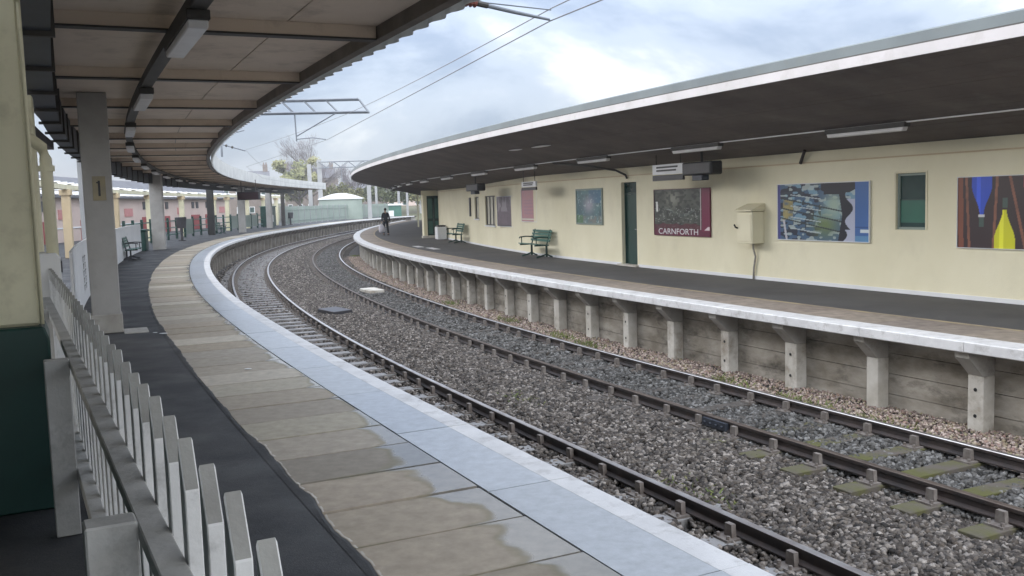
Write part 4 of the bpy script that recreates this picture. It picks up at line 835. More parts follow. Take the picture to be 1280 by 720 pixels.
sxx = 0.72*w/(co[:, 0].max()-co[:, 0].min()); szz = 0.125*h/(co[:, 1].max()-co[:, 1].min()); cx = (co[:, 0].max()+co[:, 0].min())/2; cy = (co[:, 1].max()+co[:, 1].min())/2
nv = np.stack([(co[:, 0]-cx)*sxx-0.06*w, -co[:, 2]-0.003, (co[:, 1]-cy)*szz+0.085*h], 1); me.vertices.foreach_set('co', nv.astype(np.float32).reshape(-1)); me.update()
me.materials.append(MT['white']); lo = bpy.data.objects.new('lettering', me); COL.objects.link(lo); lo.parent = po
poster('poster', 'large blue, green and black painted engine poster between the wall box and the window', 15.02, 17.6, 0.92, 2.07, art_engine, frame='white', fw=0.015)
poster('poster', 'dark poster of a blue and a yellow flask at the right edge', 10.35, 12.83, 0.89, 2.07, art_flasks, frame='white', fw=0.012)
poster('poster', 'teal poster with a pale oval left of the green door', 26.37, 28.11, 1.17, 2.15, art_teal, 50, 40, frame='greygreen', fw=0.05)
poster('poster', 'pink poster below the small hanging sign', 31.95, 33.5, 1.16, 2.3, art_pink, 40, 40, frame='white', fw=0.02)
poster('poster', 'dark purple poster left of the pink one', 34.5, 37.15, 0.93, 2.07, art_purple, 40, 40, frame='white', fw=0.02)
x = MB(); sweep_o(x, 43.4, 43.7, -0.05, -0.002, 1.25, 2.1); tag(x.build('notice_board', 'charcoal'), 'narrow dark notice board on the wall near the end bay', 'notice board')

# wall box with sloping hood and conduit
t = thing('wall_box', 'cream metal wall box with a sloping hood between two posters', 'wall box', W(18.5, ow(18.5)-0.17, 0.81), rotz(18.5))
x = MB(); x.box(-0.27, 0.27, -0.15, 0.168, 0, 0.7); x.build('case', 'cream', t, bevel=0.01)
x = MB(); V = [(-0.3, -0.2, 0.71), (0.3, -0.2, 0.71), (0.3, 0.168, 0.71), (-0.3, 0.168, 0.71), (-0.3, -0.2, 0.74), (0.3, -0.2, 0.74), (0.3, 0.168, 0.88), (-0.3, 0.168, 0.88)]
x.add(V, [(0, 1, 2, 3), (4, 5, 6, 7), (0, 1, 5, 4), (1, 2, 6, 5), (2, 3, 7, 6), (3, 0, 4, 7)]); x.build('hood', 'frieze', t)
x = MB(); x.box(-0.23, 0.23, -0.162, -0.1505, 0.05, 0.65); x.build('cover', 'cream', t, bevel=0.004)
x = MB(); x.tube([(-0.245, -0.15, 0.34), (-0.245, -0.21, 0.36), (-0.275, -0.22, 0.42)], 0.02, 8); x.build('handle', 'black', t)
x = MB(); x.tube([(-0.02, 0.1, -0.002), (-0.02, 0.1, -0.12), (0.03, 0.12, -0.3), (-0.04, 0.13, -0.55), (-0.06, 0.13, -0.808)], 0.022, 8); x.build('conduit', 'concrete', t, smooth=True)
# hanging signs: white upper board over a dark strip, lines of small print
def hang_sign(lab, s, o, w, z0, z1, top):
    t = thing('hanging_sign', lab, 'sign', W(s, o, z0), rotz(s))
    h = z1-z0; x = MB(); x.box(-w/2, w/2, -0.03, 0.03, h*0.38, h); b_ = x.build('board', 'white', t, bevel=0.004)
    x = MB(); x.box(-w/2, w/2, -0.03, 0.03, 0, h*0.34); x.build('lower_strip', 'charcoal', t, bevel=0.004)
    x = MB()
    for k, zz in enumerate((0.82, 0.62)): x.box(-w*0.36, w*(0.34-0.05*k), -0.036, -0.0305, h*zz-0.02, h*zz+0.022)
    x.build('print_lines', 'charcoal', b_)
    for q in (-w*0.4, w*0.4): x = MB(); x.tube([(q, 0, h), (q, 0, top-z0)], 0.012, 6); x.build('hanger', 'steel_dark', t)
hang_sign('white hanging sign with a dark strip above the station photograph poster', 21.0, 10.0, 1.35, 2.28, 2.67, zs_(10.0)+0.01)
hang_sign('small white hanging sign above the pink poster', 30.4, 10.0, 1.3, 2.23, 2.51, zs_(10.0)+0.01)
def monitor(lab, s, o, z0, z1, w, top):
    t = thing('hanging_monitor', lab, 'monitor', W(s, o, z0), rotz(s)); h = z1-z0
    x = MB(); x.box(-w/2, w/2, -0.16, 0.16, 0.06, h); x.build('case', 'black', t, bevel=0.03)
    x = MB(); x.box(-w/2+0.06, w/2-0.06, -0.168, -0.161, 0.1, h-0.05); x.build('screen', 'charcoal', t)
    x = MB(); x.box(-w*0.22, w*0.12, -0.1, 0.1, -0.06, 0.058); x.build('speaker', 'steel_blue', t, bevel=0.01)
    x = MB(); x.tube([(0, 0, h), (0, 0, top-z0)], 0.03, 8); x.build('hanger', 'steel_dark', t)
monitor('dark hanging monitor right of the white hanging sign', 19.5, 10.0, 2.3, 2.66, 1.15, zs_(10.0)+0.01)
monitor('dark hanging monitor farther along, above the two narrow windows', 36.9, 10.0, 2.26, 2.6, 1.7, zs_(10.0)+0.01)
t = thing('planter', 'white planter tub beside the green double doors', 'planter', W(50.6, 11.15, 0), rotz(50.6))
x = MB(); x.box(-0.45, 0.45, -0.25, 0.25, 0.0, 0.66); x.build('tub', 'white', t, bevel=0.03)
x = MB(); x.box(-0.4, 0.4, -0.2, 0.2, 0.661, 0.74); x.build('soil', 'black', t, bevel=0.02)
for (s, o, L) in ((42.0, 8.6, 1.5), (39.5, 8.8, 1.8)):
    x = MB(); x.fbox(s, s+L, o, o+0.3, -0.002, 0.003); tag(x.build('paint_patch', 'white_edge'), 'faded pale paint patch on the opposite platform past the first bench', 'paint patch', 'pale paint patches on the opposite platform')

# ================================================================== BUILDINGS AND TREES BEHIND THE LEFT PLATFORM
pb = thing('platform_building', 'long pale pink building with red doors behind the left platform', 'building', W(75, -12.5, 0))
x = MB(); x.sweep([(-13.6, -0.05), (-12.6, -0.05), (-12.6, 3.0), (-13.6, 3.0)], lin(30, 112, 1.5)); x.build('wall', 'pink_wall', pb, world=True)
x = MB(); x.sweep([(-12.598, 0.9), (-12.56, 0.9), (-12.56, 1.0), (-12.598, 1.0)], lin(30, 112, 1.5)); x.build('string_course', 'white', pb, world=True)
x = MB(); x.sweep([(-14.2, 3.01), (-12.1, 3.01), (-12.1, 3.2), (-14.2, 4.6)], lin(30, 112, 1.5)); x.build('roof', 'slate', pb, world=True)
s = 33.0; k = 0
while s < 110:
    if k % 3 != 2:
        x = MB(); x.fbox(s, s+2.6, -12.599, -12.53, 0.0, 1.45); x.build('door', 'red', pb, world=True)
        x = MB(); x.fbox(s+0.3, s+1.0, -12.599, -12.545, 2.1, 2.75); w_ = x.build('window', 'charcoal', pb, world=True)
        x = MB(); x.fbox(s+1.6, s+2.3, -12.599, -12.545, 2.1, 2.75); x.build('window', 'charcoal', pb, world=True)
    else:
        x = MB(); x.fbox(s+0.4, s+2.2, -12.599, -12.545, 1.55, 2.2); x.build('sign_board', 'red_sign', pb, world=True)
    s += 4.4; k += 1
# glazed veranda on cream columns between the platform and that building
vt = thing('veranda', 'glazed veranda on cream columns in front of the pale pink building', 'veranda', W(70, -6.5, 0))
for k, s in enumerate((38.0, 46.0, 57.2, 65.6, 74.5, 84.1, 88.4, 95.4, 101.6, 107.0)):
    x = MB(); x.fbox(s-0.16, s+0.16, -6.17, -5.83, 0, 2.95); c = x.build('column', 'cream_warm' if k < 3 else 'cream_paint', vt, world=True, bevel=0.02)
    x = MB(); x.fbox(s-0.22, s+0.22, -6.23, -5.77, 2.72, 2.96); x.build('capital', 'cream_warm', c)
x = MB(); x.sweep([(-6.12, 2.97), (-5.88, 2.97), (-5.88, 3.17), (-6.12, 3.17)], lin(34, 110, 1.2)); x.build('beam', 'cream_paint', vt, world=True)
x = MB(); s = 34.0
while s < 110: x.fbox(s-0.03, s+0.03, -11.9, -5.9, 3.18, 3.30); s += 1.5
x.build('glazing_bar', 'white', vt, world=True)
s = 34.03
x = MB()
while s < 108: x.fbox(s, s+1.44, -9.0, -6.0, 3.24, 3.25); s += 3.0
x.build('roof_sheet', 'white', vt, world=True)
# things far behind
def house(lab, x, y, w, d, h, rh, rz, wallm, roofm, nwin=4, chim=2, name='house'):
    t = thing(name, lab, 'house', (x, y, -1.5), rz); h += 1.5
    b = MB(); b.box(-w/2, w/2, -d/2, d/2, 0, h); wl_ = b.build('wall', wallm, t)
    b = MB(); b.add([(-w/2-0.2, -d/2-0.3, h), (w/2+0.2, -d/2-0.3, h), (w/2+0.2, d/2+0.3, h), (-w/2-0.2, d/2+0.3, h), (-w/2-0.2, 0, h+rh), (w/2+0.2, 0, h+rh)], [(0, 1, 5, 4), (2, 3, 4, 5), (0, 4, 3), (1, 2, 5), (0, 3, 2, 1)]); rf = b.build('roof', roofm, t)
    for i in range(chim):
        b = MB(); cx = -w/2+0.6+(w-1.2)*(i/(max(1, chim-1))); b.box(cx-0.45, cx+0.45, -0.4, 0.4, h+rh-0.5, h+rh+1.2)
        for q in (-0.22, 0.22): b.tube([(cx+q, 0, h+rh+1.2), (cx+q, 0, h+rh+1.6)], 0.12, 8)
        b.build('chimney', 'brick', rf)
    for i in range(nwin):
        for zz in ((h*0.62,) if h < 4.5 else (h*0.35, h*0.72)):
            cx = -w/2+w*(i+0.5)/nwin; b = MB(); b.box(cx-0.5, cx+0.5, -d/2-0.06, -d/2-0.002, zz-0.6, zz+0.6); wn = b.build('window', 'white', t)
            b = MB(); b.box(cx-0.4, cx+0.4, -d/2-0.08, -d/2-0.0605, zz-0.5, zz+0.5); b.build('pane', 'glass_dark', wn)
house('grey terraced house with twin chimneys above the left canopy fascia', -50.5, 182, 9, 7, 7.4, 1.6, 0.25, 'brick', 'slate')
house('grey terraced house farthest left above the canopy fascia', -60.5, 184, 9, 7, 7.2, 1.6, 0.25, 'brick', 'slate')
house('brown house just right of the grey mast', -45.0, 215, 11, 8, 8.2, 2.2, 0.2, 'brick', 'slate', 5)
house('low brown house among the trees right of the masts', -37.0, 240, 14, 8, 5.4, 2.0, 0.2, 'brick', 'slate', 5)
house('pale low house at the right end of the view under the canopy', -22.0, 228, 15, 8, 3.6, 1.6, 0.1, 'pink_wall', 'slate', 5)
# white roofed shed
t = thing('shed', 'long pale shed with a low white curved roof beyond the left platform', 'shed', (-23.8, 134, -1.5), 0.18)
b = MB(); b.box(-2.9, 2.9, -3, 3, 0, 4.3); b.build('wall', 'greygreen', t)
b = MB(); b.prism([(-3.1, 4.302)]+[(-3.1+6.2*i/10, 4.4+0.75*math.sin(math.pi*i/10)) for i in range(11)]+[(3.1, 4.302)], -3.2, 3.2); b.build('roof', 'white', t)
b = MB(); b.box(-2.2, -0.6, -3.08, -3.002, 0.3, 2.8); b.build('door', 'galv', t)
t = thing('shed', 'green shed with a thin white roof right of the pale curved shed', 'shed', (-20.6, 150, -1.5), 0.15)
b = MB(); b.box(-3.4, 3.4, -2, 2, 0, 3.2); b.build('wall', 'green_light', t)
b = MB(); b.box(-3.6, 3.6, -2.2, 2.2, 3.201, 3.45); b.build('roof', 'white', t)
b = MB(); b.box(1.0, 2.2, -2.06, -2.002, 1.0, 2.4); b.build('window', 'white', t)
# palisade fence along the far part of the left platform
t = thing('palisade_fence', 'grey green palisade fence along the far end of the left platform', 'fence', W(125, -4.6, 0))
s = 103.0; n = 0
while s < 152:
    b = MB(); b.fbox(s-0.06, s+0.06, -4.66, -4.54, 0, 2.1); b.build('fence_post', 'galv', t, world=True)
    b = MB(); q = s+0.12
    while q < s+2.7: b.fbox(q, q+0.1, -4.62, -4.59, 0.1, 2.0); q += 0.16
    b.fbox(s+0.06, s+2.69, -4.588, -4.55, 0.4, 0.46); b.fbox(s+0.06, s+2.69, -4.588, -4.55, 1.6, 1.66)
    b.build('pale_panel', 'greygreen', t, world=True); s += 2.75
# embankment
b = MB(); ng = 30
V = []; F = []
for j in range(8):
    for i in range(ng):
        xx = -120+i*6.0; yy = 170+j*14+0.05*abs(xx); zz = -1.5+(j/7.0)**0.8*5.0+random.uniform(-0.3, 0.3)*(j > 0); V.append((xx, yy, zz if j < 7 else -1.5))
for j in range(7):
    for i in range(ng-1): F.append((j*ng+i, j*ng+i+1, (j+1)*ng+i+1, (j+1)*ng+i))
b.add(V, F); struct(b.build('embankment', 'grass', smooth=True))
# trees
def tree(name, lab, x, y, z, h, rad, leaf, nleaf, lsz, trunk_h=0.35, seed=1, grp=None, squash=0.8):
    r = random.Random(seed); t = thing(name, lab, 'tree', (x, y, z), r.uniform(0, 6), grp)
    tr = MB(); tips = []
    tr.tube([(0, 0, 0), (r.uniform(-.1, .1), r.uniform(-.1, .1), h*trunk_h), (r.uniform(-.3, .3), r.uniform(-.3, .3), h*0.75)], [h*0.03, h*0.022, h*0.008], 7)
    for i in range(11):
        a = r.uniform(0, 6.28); z0 = h*r.uniform(trunk_h*0.7, 0.7); l = rad*r.uniform(0.6, 1.0); z1 = z0+h*r.uniform(0.08, 0.3)
        tip = (math.cos(a)*l, math.sin(a)*l, min(z1, h*0.95)); mid = (tip[0]*0.5, tip[1]*0.5, z0+(tip[2]-z0)*0.4); tr.tube([(0, 0, z0), mid, tip], [h*0.012, h*0.008, h*0.003], 5); tips.append(tip)
        for _ in range(3):
            q = (tip[0]+r.uniform(-.4, .4)*rad, tip[1]+r.uniform(-.4, .4)*rad, tip[2]+r.uniform(-0.05, 0.18)*h); tr.tube([mid, q], [h*0.005, h*0.002], 4); tips.append(q)
    tr.build('trunk', 'bark', t)
    c = MB(); cl = [(p, r.uniform(0.18, 0.42)*rad, r.random()) for p in tips]+[((0, 0, h*0.85), rad*0.4, 0.5)]
    for i in range(nleaf):
        p, cr_, tone = r.choice(cl); v = Vector((r.gauss(0, 1), r.gauss(0, 1), r.gauss(0, 1))).normalized()*cr_*r.random()**0.45
        q = Vector(p)+Vector((v.x, v.y, v.z*squash)); u = Vector((r.gauss(0, 1), r.gauss(0, 1), r.gauss(0, 1))).normalized(); w = u.orthogonal().normalized(); s_ = lsz*r.uniform(0.6, 1.3)
        if leaf == 'twig': u = (u*0.6+Vector((q.x/rad*0.6, q.y/rad*0.6, 1.2))).normalized(); w = u.orthogonal().normalized()*0.07
        c.add([tuple(q-u*s_), tuple(q+w*s_*0.6), tuple(q+u*s_), tuple(q-w*s_*0.6)], [(0, 1, 2, 3)], rnd=min(1, max(0, tone*0.7+r.random()*0.3)))
    c.build('crown', leaf, t, fix=False); return t
tree('broadleaf_tree', 'tall yellow green tree above the far end of the left canopy', -38.0, 172, -1.2, 11.0, 3.4, 'leaf_yellow', 4200, 0.34, seed=3)
tree('bare_tree', 'bare greyish tree behind the yellow green tree', -39.5, 190, -1.2, 15.0, 5.2, 'twig', 5000, 0.7, seed=4)
tree('broadleaf_tree', 'low yellow green tree right of the tall mast', -30.0, 176, -1.0, 5.6, 3.6, 'leaf_yellow', 3200, 0.32, seed=5)
tree('broadleaf_tree', 'dull green bushy tree under the tip of the opposite canopy', -24.5, 190, 0, 5.6, 3.6, 'leaf_dark', 3600, 0.34, seed=6)
tree('broadleaf_tree', 'olive bushy tree just above the person on the platform', -18.0, 195, 0, 6.6, 4.2, 'leaf_yellow', 3200, 0.34, seed=8)
tree('bare_tree', 'small bare tree behind the white sheds', -32.5, 205, 0, 9.5, 3.6, 'twig', 2600, 0.55, seed=9)
tree('broadleaf_tree', 'dark tree at the end of the bend beside the end bay', -8.0, 205, 0, 7.5, 5.0, 'leaf_dark', 3600, 0.36, seed=10)

# ================================================================== OVERHEAD LINE
def lattice(mb, x0, x1, z0, z1, y, n, r=0.035, dy=0.35):
    for yy in (y-dy, y+dy):
        mb.tube([(x0, yy, z0), (x1, yy, z0)], r, 6); mb.tube([(x0, yy, z1), (x1, yy, z1)], r, 6)
        for i in range(n):
            a = x0+(x1-x0)*i/n; c = x0+(x1-x0)*(i+1)/n; mb.tube([(a, yy, z0 if i % 2 else z1), (c, yy, z1 if i % 2 else z0)], r*0.7, 5)
    for i in range(n+1):
        a = x0+(x1-x0)*i/n
        for z in (z0, z1): mb.tube([(a, y-dy, z), (a, y+dy, z)], r*0.6, 4)
def mast(lab, x, y, h, w=0.45, grp='overhead line masts'):
    t = thing('overhead_mast', lab, 'mast', (x, y, -1.5), 0.2, grp); h += 1.5
    b = MB(); b.box(-w/2, w/2, -w*0.3, -w*0.3+0.08, 0, h); b.box(-w/2, w/2, w*0.3-0.08, w*0.3, 0, h); b.box(-0.06, 0.06, -w*0.3+0.081, w*0.3-0.081, 0, h); b.build('shaft', 'galv', t)
    b = MB(); b.box(-w*0.8, w*0.8, -w*0.8, w*0.8, 0, 0.5); b.build('footing', 'concrete', t); return t
mast('tall grey mast carrying the gantry at the end of the left canopy', -26.0, 131, 8.3, 0.62)
mast('grey mast just left of the tall gantry mast', -29.7, 142, 8.2, 0.6)
mast('slim mast behind the person on the opposite platform', -19.3, 131, 7.4, 0.55)
for k, (x, y, h, lab) in enumerate(((-22.4, 160, 6.0, 'thin mast left of the person'), (-18.4, 158, 6.0, 'pale mast right of the person'), (-18.5, 172, 6.0, 'pale mast halfway between the person and the end bay'), (-17.8, 190, 6.2, 'pale mast close beside the end bay'), (-18.3, 205, 6.2, 'slimmest far mast between the canopy and the end bay'))):
    mast(lab, x, y, h, 0.4)
t = thing('overhead_gantry', 'lattice gantry spanning the far tracks from the tall grey mast', 'gantry', (-26, 131, 7.4))
b = MB(); lattice(b, -26.0, -9.0, 7.15, 7.95, 131, 17, 0.05, 0.4); b.build('lattice_beam', 'ohl', t, world=True)
b = MB()
for xx in (-23, -20.5): b.tube([(xx, 131, 7.15), (xx, 131, 5.2)], 0.05, 6); b.tube([(xx, 131, 5.2), (xx+1.5, 131, 5.4)], 0.03, 6)
b.build('drop_arm', 'ohl', t, world=True)
mast('right hand mast of the gantry behind the opposite canopy', -9.3, 131, 8.3, 0.6)
# cantilever over the left track
t = thing('overhead_cantilever', 'lattice cantilever arm reaching over the left canopy edge', 'cantilever', (-12.0, 27.0, 0))
b = MB(); 
for yy in (26.85, 27.15):
    b.tube([(-12.0, yy, 4.62), (-3.89, yy, 4.52)], 0.03, 6); b.tube([(-12.0, yy, 4.93), (-4.15, yy, 4.88)], 0.03, 6); b.tube([(-4.15, yy, 4.88), (-3.89, yy, 4.52)], 0.022, 6)
    xx = -4.75
    while xx > -11.5: b.tube([(xx-0.35, yy, 4.90), (xx, yy, 4.54)], 0.016, 5); xx -= 0.62
for xx in (-3.95, -4.75, -6, -7.5, -9): b.tube([(xx, 26.85, 4.53), (xx, 27.15, 4.53)], 0.015, 5)
b.build('lattice_beam', 'ohl', t, world=True)
b = MB(); b.tube([(-5.98, 27, 4.55), (-5.96, 27, 3.76)], 0.022, 6); b.tube([(-5.96, 27, 3.9), (-4.81, 27, 4.52)], 0.018, 6); b.build('drop_arm', 'ohl', t, world=True)
b = MB(); b.tube([(-5.96, 27, 3.82), (-5.5, 27, 3.85), (-5.13, 27, 3.79)], 0.015, 6); b.build('registration_arm', 'ohl', t, world=True)
b = MB(); b.box(-12.2, -11.8, 26.8, 27.2, 4.16, 5.0); b.build('mast_head', 'galv', t, world=True)
b = MB(); b.box(-12.15, -11.85, 26.85, 27.15, 0.0, 4.159); b.build('mast', 'galv', t, world=True)
# nearer registration arm with its brown insulator, hung from a gantry above the picture
A0 = Vector(W(10.1, 0.42, 3.80)); A3 = Vector((0.47, 9.98, 3.80))
t = thing('registration_arm', 'dark registration arm with a brown insulator at the top beside the left canopy edge', 'registration arm', tuple(A0))
def AL(f, z): p = A0.lerp(A3, f); return (p.x, p.y, z)
b = MB(); b.tube([AL(0.36, 3.83), AL(0.62, 3.80), AL(1.0, 3.765)], [0.022, 0.02, 0.014], 8); b.build('arm', 'ohl', t, world=True)
b = MB(); b.tube([AL(0.14, 3.855), AL(1.02, 3.865)], 0.007, 6); b.build('stay', 'ohl', t, world=True)
b = MB(); b.tube([AL(f, 3.845) for f in np.linspace(0.0, 0.26, 14)], [0.022 if i % 2 else 0.05 for i in range(14)], 10); b.build('insulator', 'insulator', t, world=True)
b = MB(); b.tube([AL(0.26, 3.842), AL(0.36, 3.832)], 0.03, 8); b.build('clamp', 'steel_dark', t, world=True)
b = MB(); b.tube([AL(-0.02, 3.75), AL(-0.02, 6.2)], 0.045, 8); b.build('drop_tube', 'galv', t, world=True)
b = MB(); lattice(b, -9.0, 4.5, 6.2, 6.7, AL(0, 0)[1], 14, 0.04, 0.25); b.build('gantry_beam', 'galv', t, world=True)
b = MB(); b.box(-9.2, -8.9, A0.y-0.15, A0.y+0.15, -0.02, 6.8); b.build('mast', 'galv', t, world=True)
def wire(name, lab, pts, r):
    P = []
    for a, c in zip(pts[:-1], pts[1:]):
        for f in np.linspace(0, 1, 9)[:-1]: v = Vector(a).lerp(Vector(c), f); P.append((v.x, v.y, v.z-0.12*4*f*(1-f)*(0.0 if name == 'contact_wire' else 0.4)))
    P.append(pts[-1]); b = MB(); b.tube(P, r, 5); tag(b.build(name, 'wire'), lab, 'wire', 'overhead wires')
far = [(W(45, 1.6)[0], W(45, 1.6)[1]), (W(62, 1.6)[0], W(62, 1.6)[1]), (W(80, 1.6)[0], W(80, 1.6)[1]), (W(105, 1.6)[0], W(105, 1.6)[1]), (W(140, 1.6)[0], W(140, 1.6)[1])]
wire('contact_wire', 'lower contact wire over the left track', [(2.6, 5.2, 3.73), (0.48, 9.97, 3.75), (-5.1, 27.0, 3.78)]+[(x, y, 3.75) for x, y in far], 0.0065)
wire('messenger_wire', 'upper wire running above the contact wire', [(2.3, 5.2, 3.98), (0.50, 9.97, 3.88), (-4.6, 27.0, 4.45)]+[(x, y, 4.5) for x, y in far], 0.006)
def WR(s, o): return W(s, o)[:2]
for nm, z in (('contact_wire', 3.75), ('messenger_wire', 4.6)):
    pass
# insulator assemblies farther round the bend above the canopy fascia
t = thing('overhead_cantilever', 'small dark cantilever with insulators just above the left canopy bend', 'cantilever', W(47, -0.3, 4.6))
P0 = Vector(W(45, 0.6, 4.75)); P1 = Vector(W(45, 1.6, 4.45)); P2 = Vector(W(45, 0.6, 5.1))
b = MB(); b.tube([P0, P1], 0.03, 6); b.tube([P2, (P1.x, P1.y, P1.z+0.9)], 0.03, 6); b.tube([(P0.x, P0.y, 4.2), (P0.x, P0.y, 6.0)], 0.05, 6); b.build('arm', 'ohl', t, world=True)
b = MB()
for f in (0.2, 0.45): q = P0.lerp(P1, f); b.ball(tuple(q), 0.06, 8, 6)
b.build('insulator', 'steel_dark', t, world=True)

# ================================================================== AIR
b = MB(); b.box(-160, 60, -40, 330, -1.63, 16.0); hz = b.build('haze', 'white'); hz.data.materials.clear()
hm = bpy.data.materials.new('haze'); hm.use_nodes = True; hn = hm.node_tree; hn.nodes.clear()
ho = hn.nodes.new('ShaderNodeOutputMaterial'); hv = hn.nodes.new('ShaderNodeVolumePrincipled'); hv.inputs['Color'].default_value = (0.92, 0.95, 1.0, 1); hv.inputs['Density'].default_value = 0.0007; hv.inputs['Anisotropy'].default_value = 0.3
hn.links.new(hv.outputs[0], ho.inputs['Volume']); hz.data.materials.append(hm); tag(hz, kind='stuff')

# ================================================================== PERSON
def skin_mesh(name, joints, edges, root, m, parent, sub=2):
    me = bpy.data.meshes.new(name); ks = list(joints); idx = {k: i for i, k in enumerate(ks)}
    me.from_pydata([joints[k][0] for k in ks], [(idx[a], idx[b_]) for a, b_ in edges], [])
    o = bpy.data.objects.new(name, me); COL.objects.link(o)
    md = o.modifiers.new('skin', 'SKIN'); md.use_smooth_shade = True
    for k in ks:
        sv = me.skin_vertices[0].data[idx[k]]; r = joints[k][1]; sv.radius = r if hasattr(r, '__len__') else (r, r); sv.use_root = (k == root)
    ms = o.modifiers.new('sub', 'SUBSURF'); ms.levels = sub; ms.render_levels = sub
    ev = o.evaluated_get(bpy.context.evaluated_depsgraph_get()); m2 = bpy.data.meshes.new_from_object(ev)
    o.modifiers.clear(); o.data = m2; m2.materials.clear(); m2.materials.append(MT[m]); m2.polygons.foreach_set('use_smooth', [True]*len(m2.polygons))
    o.parent = parent; return o
pt_ = thing('person', 'person in dark jacket and black trousers walking away with a pale bag', 'person', W(61.0, 8.95, 0), 0.45)
H = {'pel': ((0, 0, 0.86), (0.125, 0.095)), 'waist': ((0, 0, 1.02), (0.115, 0.085)), 'chest': ((0, 0.0, 1.22), (0.14, 0.095)), 'neckb': ((0, 0, 1.37), (0.06, 0.06)), 'neck': ((0, 0.01, 1.43), 0.045), 'hd0': ((0, 0.02, 1.50), (0.06, 0.07)), 'hd1': ((0, 0.02, 1.57), (0.07, 0.082)), 'hd2': ((0, 0.015, 1.635), (0.058, 0.065))}
E_ = [('pel', 'waist'), ('waist', 'chest'), ('chest', 'neckb'), ('neckb', 'neck'), ('neck', 'hd0'), ('hd0', 'hd1'), ('hd1', 'hd2')]
for sg, n, fy in ((-1, 'L', 0.16), (1, 'R', -0.14)):
    ey = -0.06 if n == 'R' else -0.03
    H.update({n+'sh': ((sg*0.17, 0, 1.33), 0.055), n+'el': ((sg*0.225, ey, 1.08), 0.042), n+'wr': ((sg*0.235, ey+0.07, 0.86), 0.028), n+'pm': ((sg*0.235, ey+0.085, 0.79), (0.018, 0.036)),
              n+'hip': ((sg*0.085, 0.0, 0.80), 0.085), n+'kn': ((sg*0.095, fy*0.55+0.02, 0.46), 0.055), n+'an': ((sg*0.095, fy-0.03, 0.09), 0.038), n+'he': ((sg*0.095, fy-0.06, 0.035), 0.032), n+'to': ((sg*0.105, fy+0.13, 0.025), (0.04, 0.022))})
    E_ += [('neckb', n+'sh'), (n+'sh', n+'el'), (n+'el', n+'wr'), (n+'wr', n+'pm'), ('pel', n+'hip'), (n+'hip', n+'kn'), (n+'kn', n+'an'), (n+'an', n+'he'), (n+'an', n+'to')]
    for i, (dy, L) in enumerate(((-0.03, 0.055), (-0.01, 0.068), (0.01, 0.064), (0.03, 0.05))):
        H[n+'f%da' % i] = ((sg*0.233, ey+0.085+dy, 0.755), 0.009); H[n+'f%db' % i] = ((sg*0.222, ey+0.09+dy, 0.755-L*0.6), 0.008); H[n+'f%dc' % i] = ((sg*0.205, ey+0.09+dy, 0.755-L), 0.007)
        E_ += [(n+'pm', n+'f%da' % i), (n+'f%da' % i, n+'f%db' % i), (n+'f%db' % i, n+'f%dc' % i)]
    H[n+'ta'] = ((sg*0.222, ey+0.125, 0.80), 0.010); H[n+'tb'] = ((sg*0.205, ey+0.135, 0.765), 0.008); E_ += [(n+'wr', n+'ta'), (n+'ta', n+'tb')]
body = skin_mesh('body', H, E_, 'pel', 'skin', pt_)
b = MB(); b.ball((0, 0.0, 1.60), 0.092, 14, 9, (0.92, 1.05, 0.95)); b.build('hair', 'hair', pt_, smooth=True)
b = MB(); b.prism([(-0.014, 1.52), (0.014, 1.52), (0.006, 1.565), (-0.006, 1.565)], 0.09, 0.118); b.build('nose', 'skin', pt_, smooth=True)
for sg in (-1, 1):
    b = MB(); b.ball((sg*0.028, 0.098, 1.565), 0.011, 8, 6); b.build('eye', 'hair', pt_, smooth=True)
    b = MB(); b.ball((sg*0.078, 0.01, 1.555), 0.02, 8, 6, (0.4, 0.8, 1.4)); b.build('ear', 'skin', pt_, smooth=True)
b = MB(); b.box(-0.022, 0.022, 0.092, 0.1, 1.503, 1.51); b.build('mouth', 'insulator', pt_)
J = {'hem': ((0, 0, 0.78), (0.165, 0.125)), 'w': ((0, 0, 1.02), (0.145, 0.11)), 'c': ((0, 0, 1.22), (0.165, 0.118)), 'col': ((0, 0, 1.385), (0.075, 0.075))}
JE = [('hem', 'w'), ('w', 'c'), ('c', 'col')]
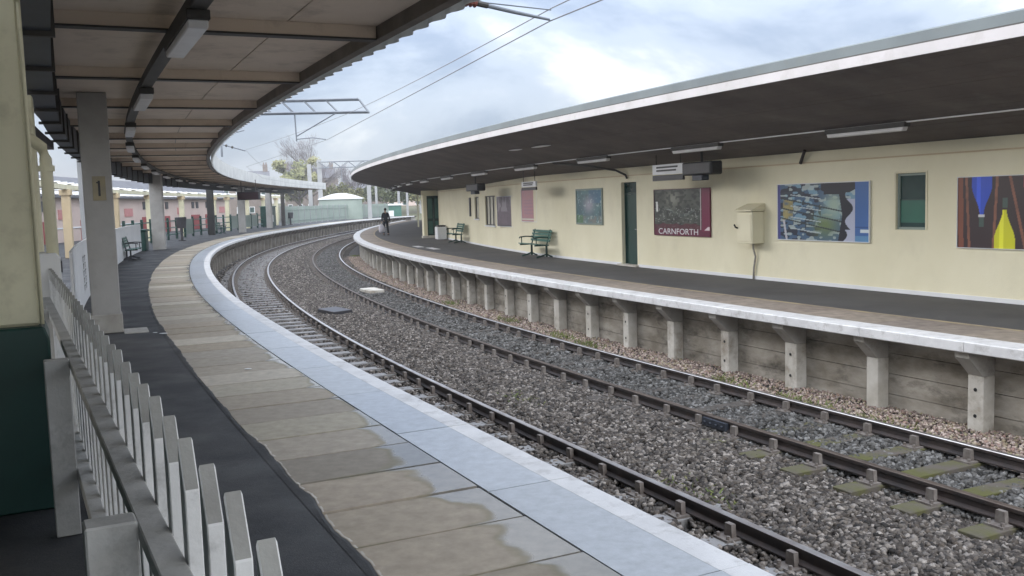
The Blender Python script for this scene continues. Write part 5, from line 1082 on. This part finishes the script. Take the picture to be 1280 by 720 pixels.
for sg, n in ((-1, 'L'), (1, 'R')):
    for k, r in (('sh', 0.075), ('el', 0.06), ('wr', 0.046)): J[n+k] = (H[n+k][0], r)
    JE += [('col', n+'sh'), (n+'sh', n+'el'), (n+'el', n+'wr')]
skin_mesh('jacket', J, JE, 'c', 'jacket', pt_)
T_ = {'p': ((0, 0, 0.84), (0.135, 0.10))}; TE = []
for n in 'LR':
    for k, r in (('hip', 0.10), ('kn', 0.075), ('an', 0.062)): T_[n+k] = (H[n+k][0], r)
    TE += [('p', n+'hip'), (n+'hip', n+'kn'), (n+'kn', n+'an')]
skin_mesh('trousers', T_, TE, 'p', 'trousers', pt_)
for n, fy in (('L', 0.16), ('R', -0.14)):
    sg = -1 if n == 'L' else 1; b = MB(); b.box(sg*0.1-0.045, sg*0.1+0.045, fy-0.09, fy+0.17, 0.0, 0.07); b.build('shoe', 'black', pt_, bevel=0.02)
# the bag hangs from the left hand
bg = thing('carrier_bag', 'pale carrier bag held in the left hand of the person', 'bag', (0, 0, 0))
Mp = Matrix.Translation(Vector(W(61.0, 8.95, 0))) @ Matrix.Rotation(0.45, 4, 'Z')
bg.location = Mp @ Vector((-0.25, 0.05, 0.18)); bg.rotation_euler = (0, 0, 0.45)
b = MB(); n = 10; V = []; F = []
for z, w, d in ((0, 0.15, 0.07), (0.06, 0.2, 0.12), (0.25, 0.21, 0.13), (0.42, 0.17, 0.08), (0.5, 0.1, 0.03)):
    for j in range(n): a = 6.283*j/n; V.append((w*math.cos(a)*(1+0.06*math.sin(5*a+z*9)), d*math.sin(a), z))
for i in range(4):
    for j in range(n): k = (j+1) % n; F.append((i*n+j, i*n+k, (i+1)*n+k, (i+1)*n+j))
F += [tuple(reversed(range(n))), tuple(4*n+j for j in range(n))]
b.add(V, F); b.build('bag_body', 'bag', bg, smooth=True)
b = MB()
for yy in (-0.02, 0.02): b.tube([(-0.06, yy, 0.49), (0.0, yy*0.4, 0.58), (0.06, yy, 0.49)], 0.008, 6)
b.build('bag_handle', 'bag', bg)
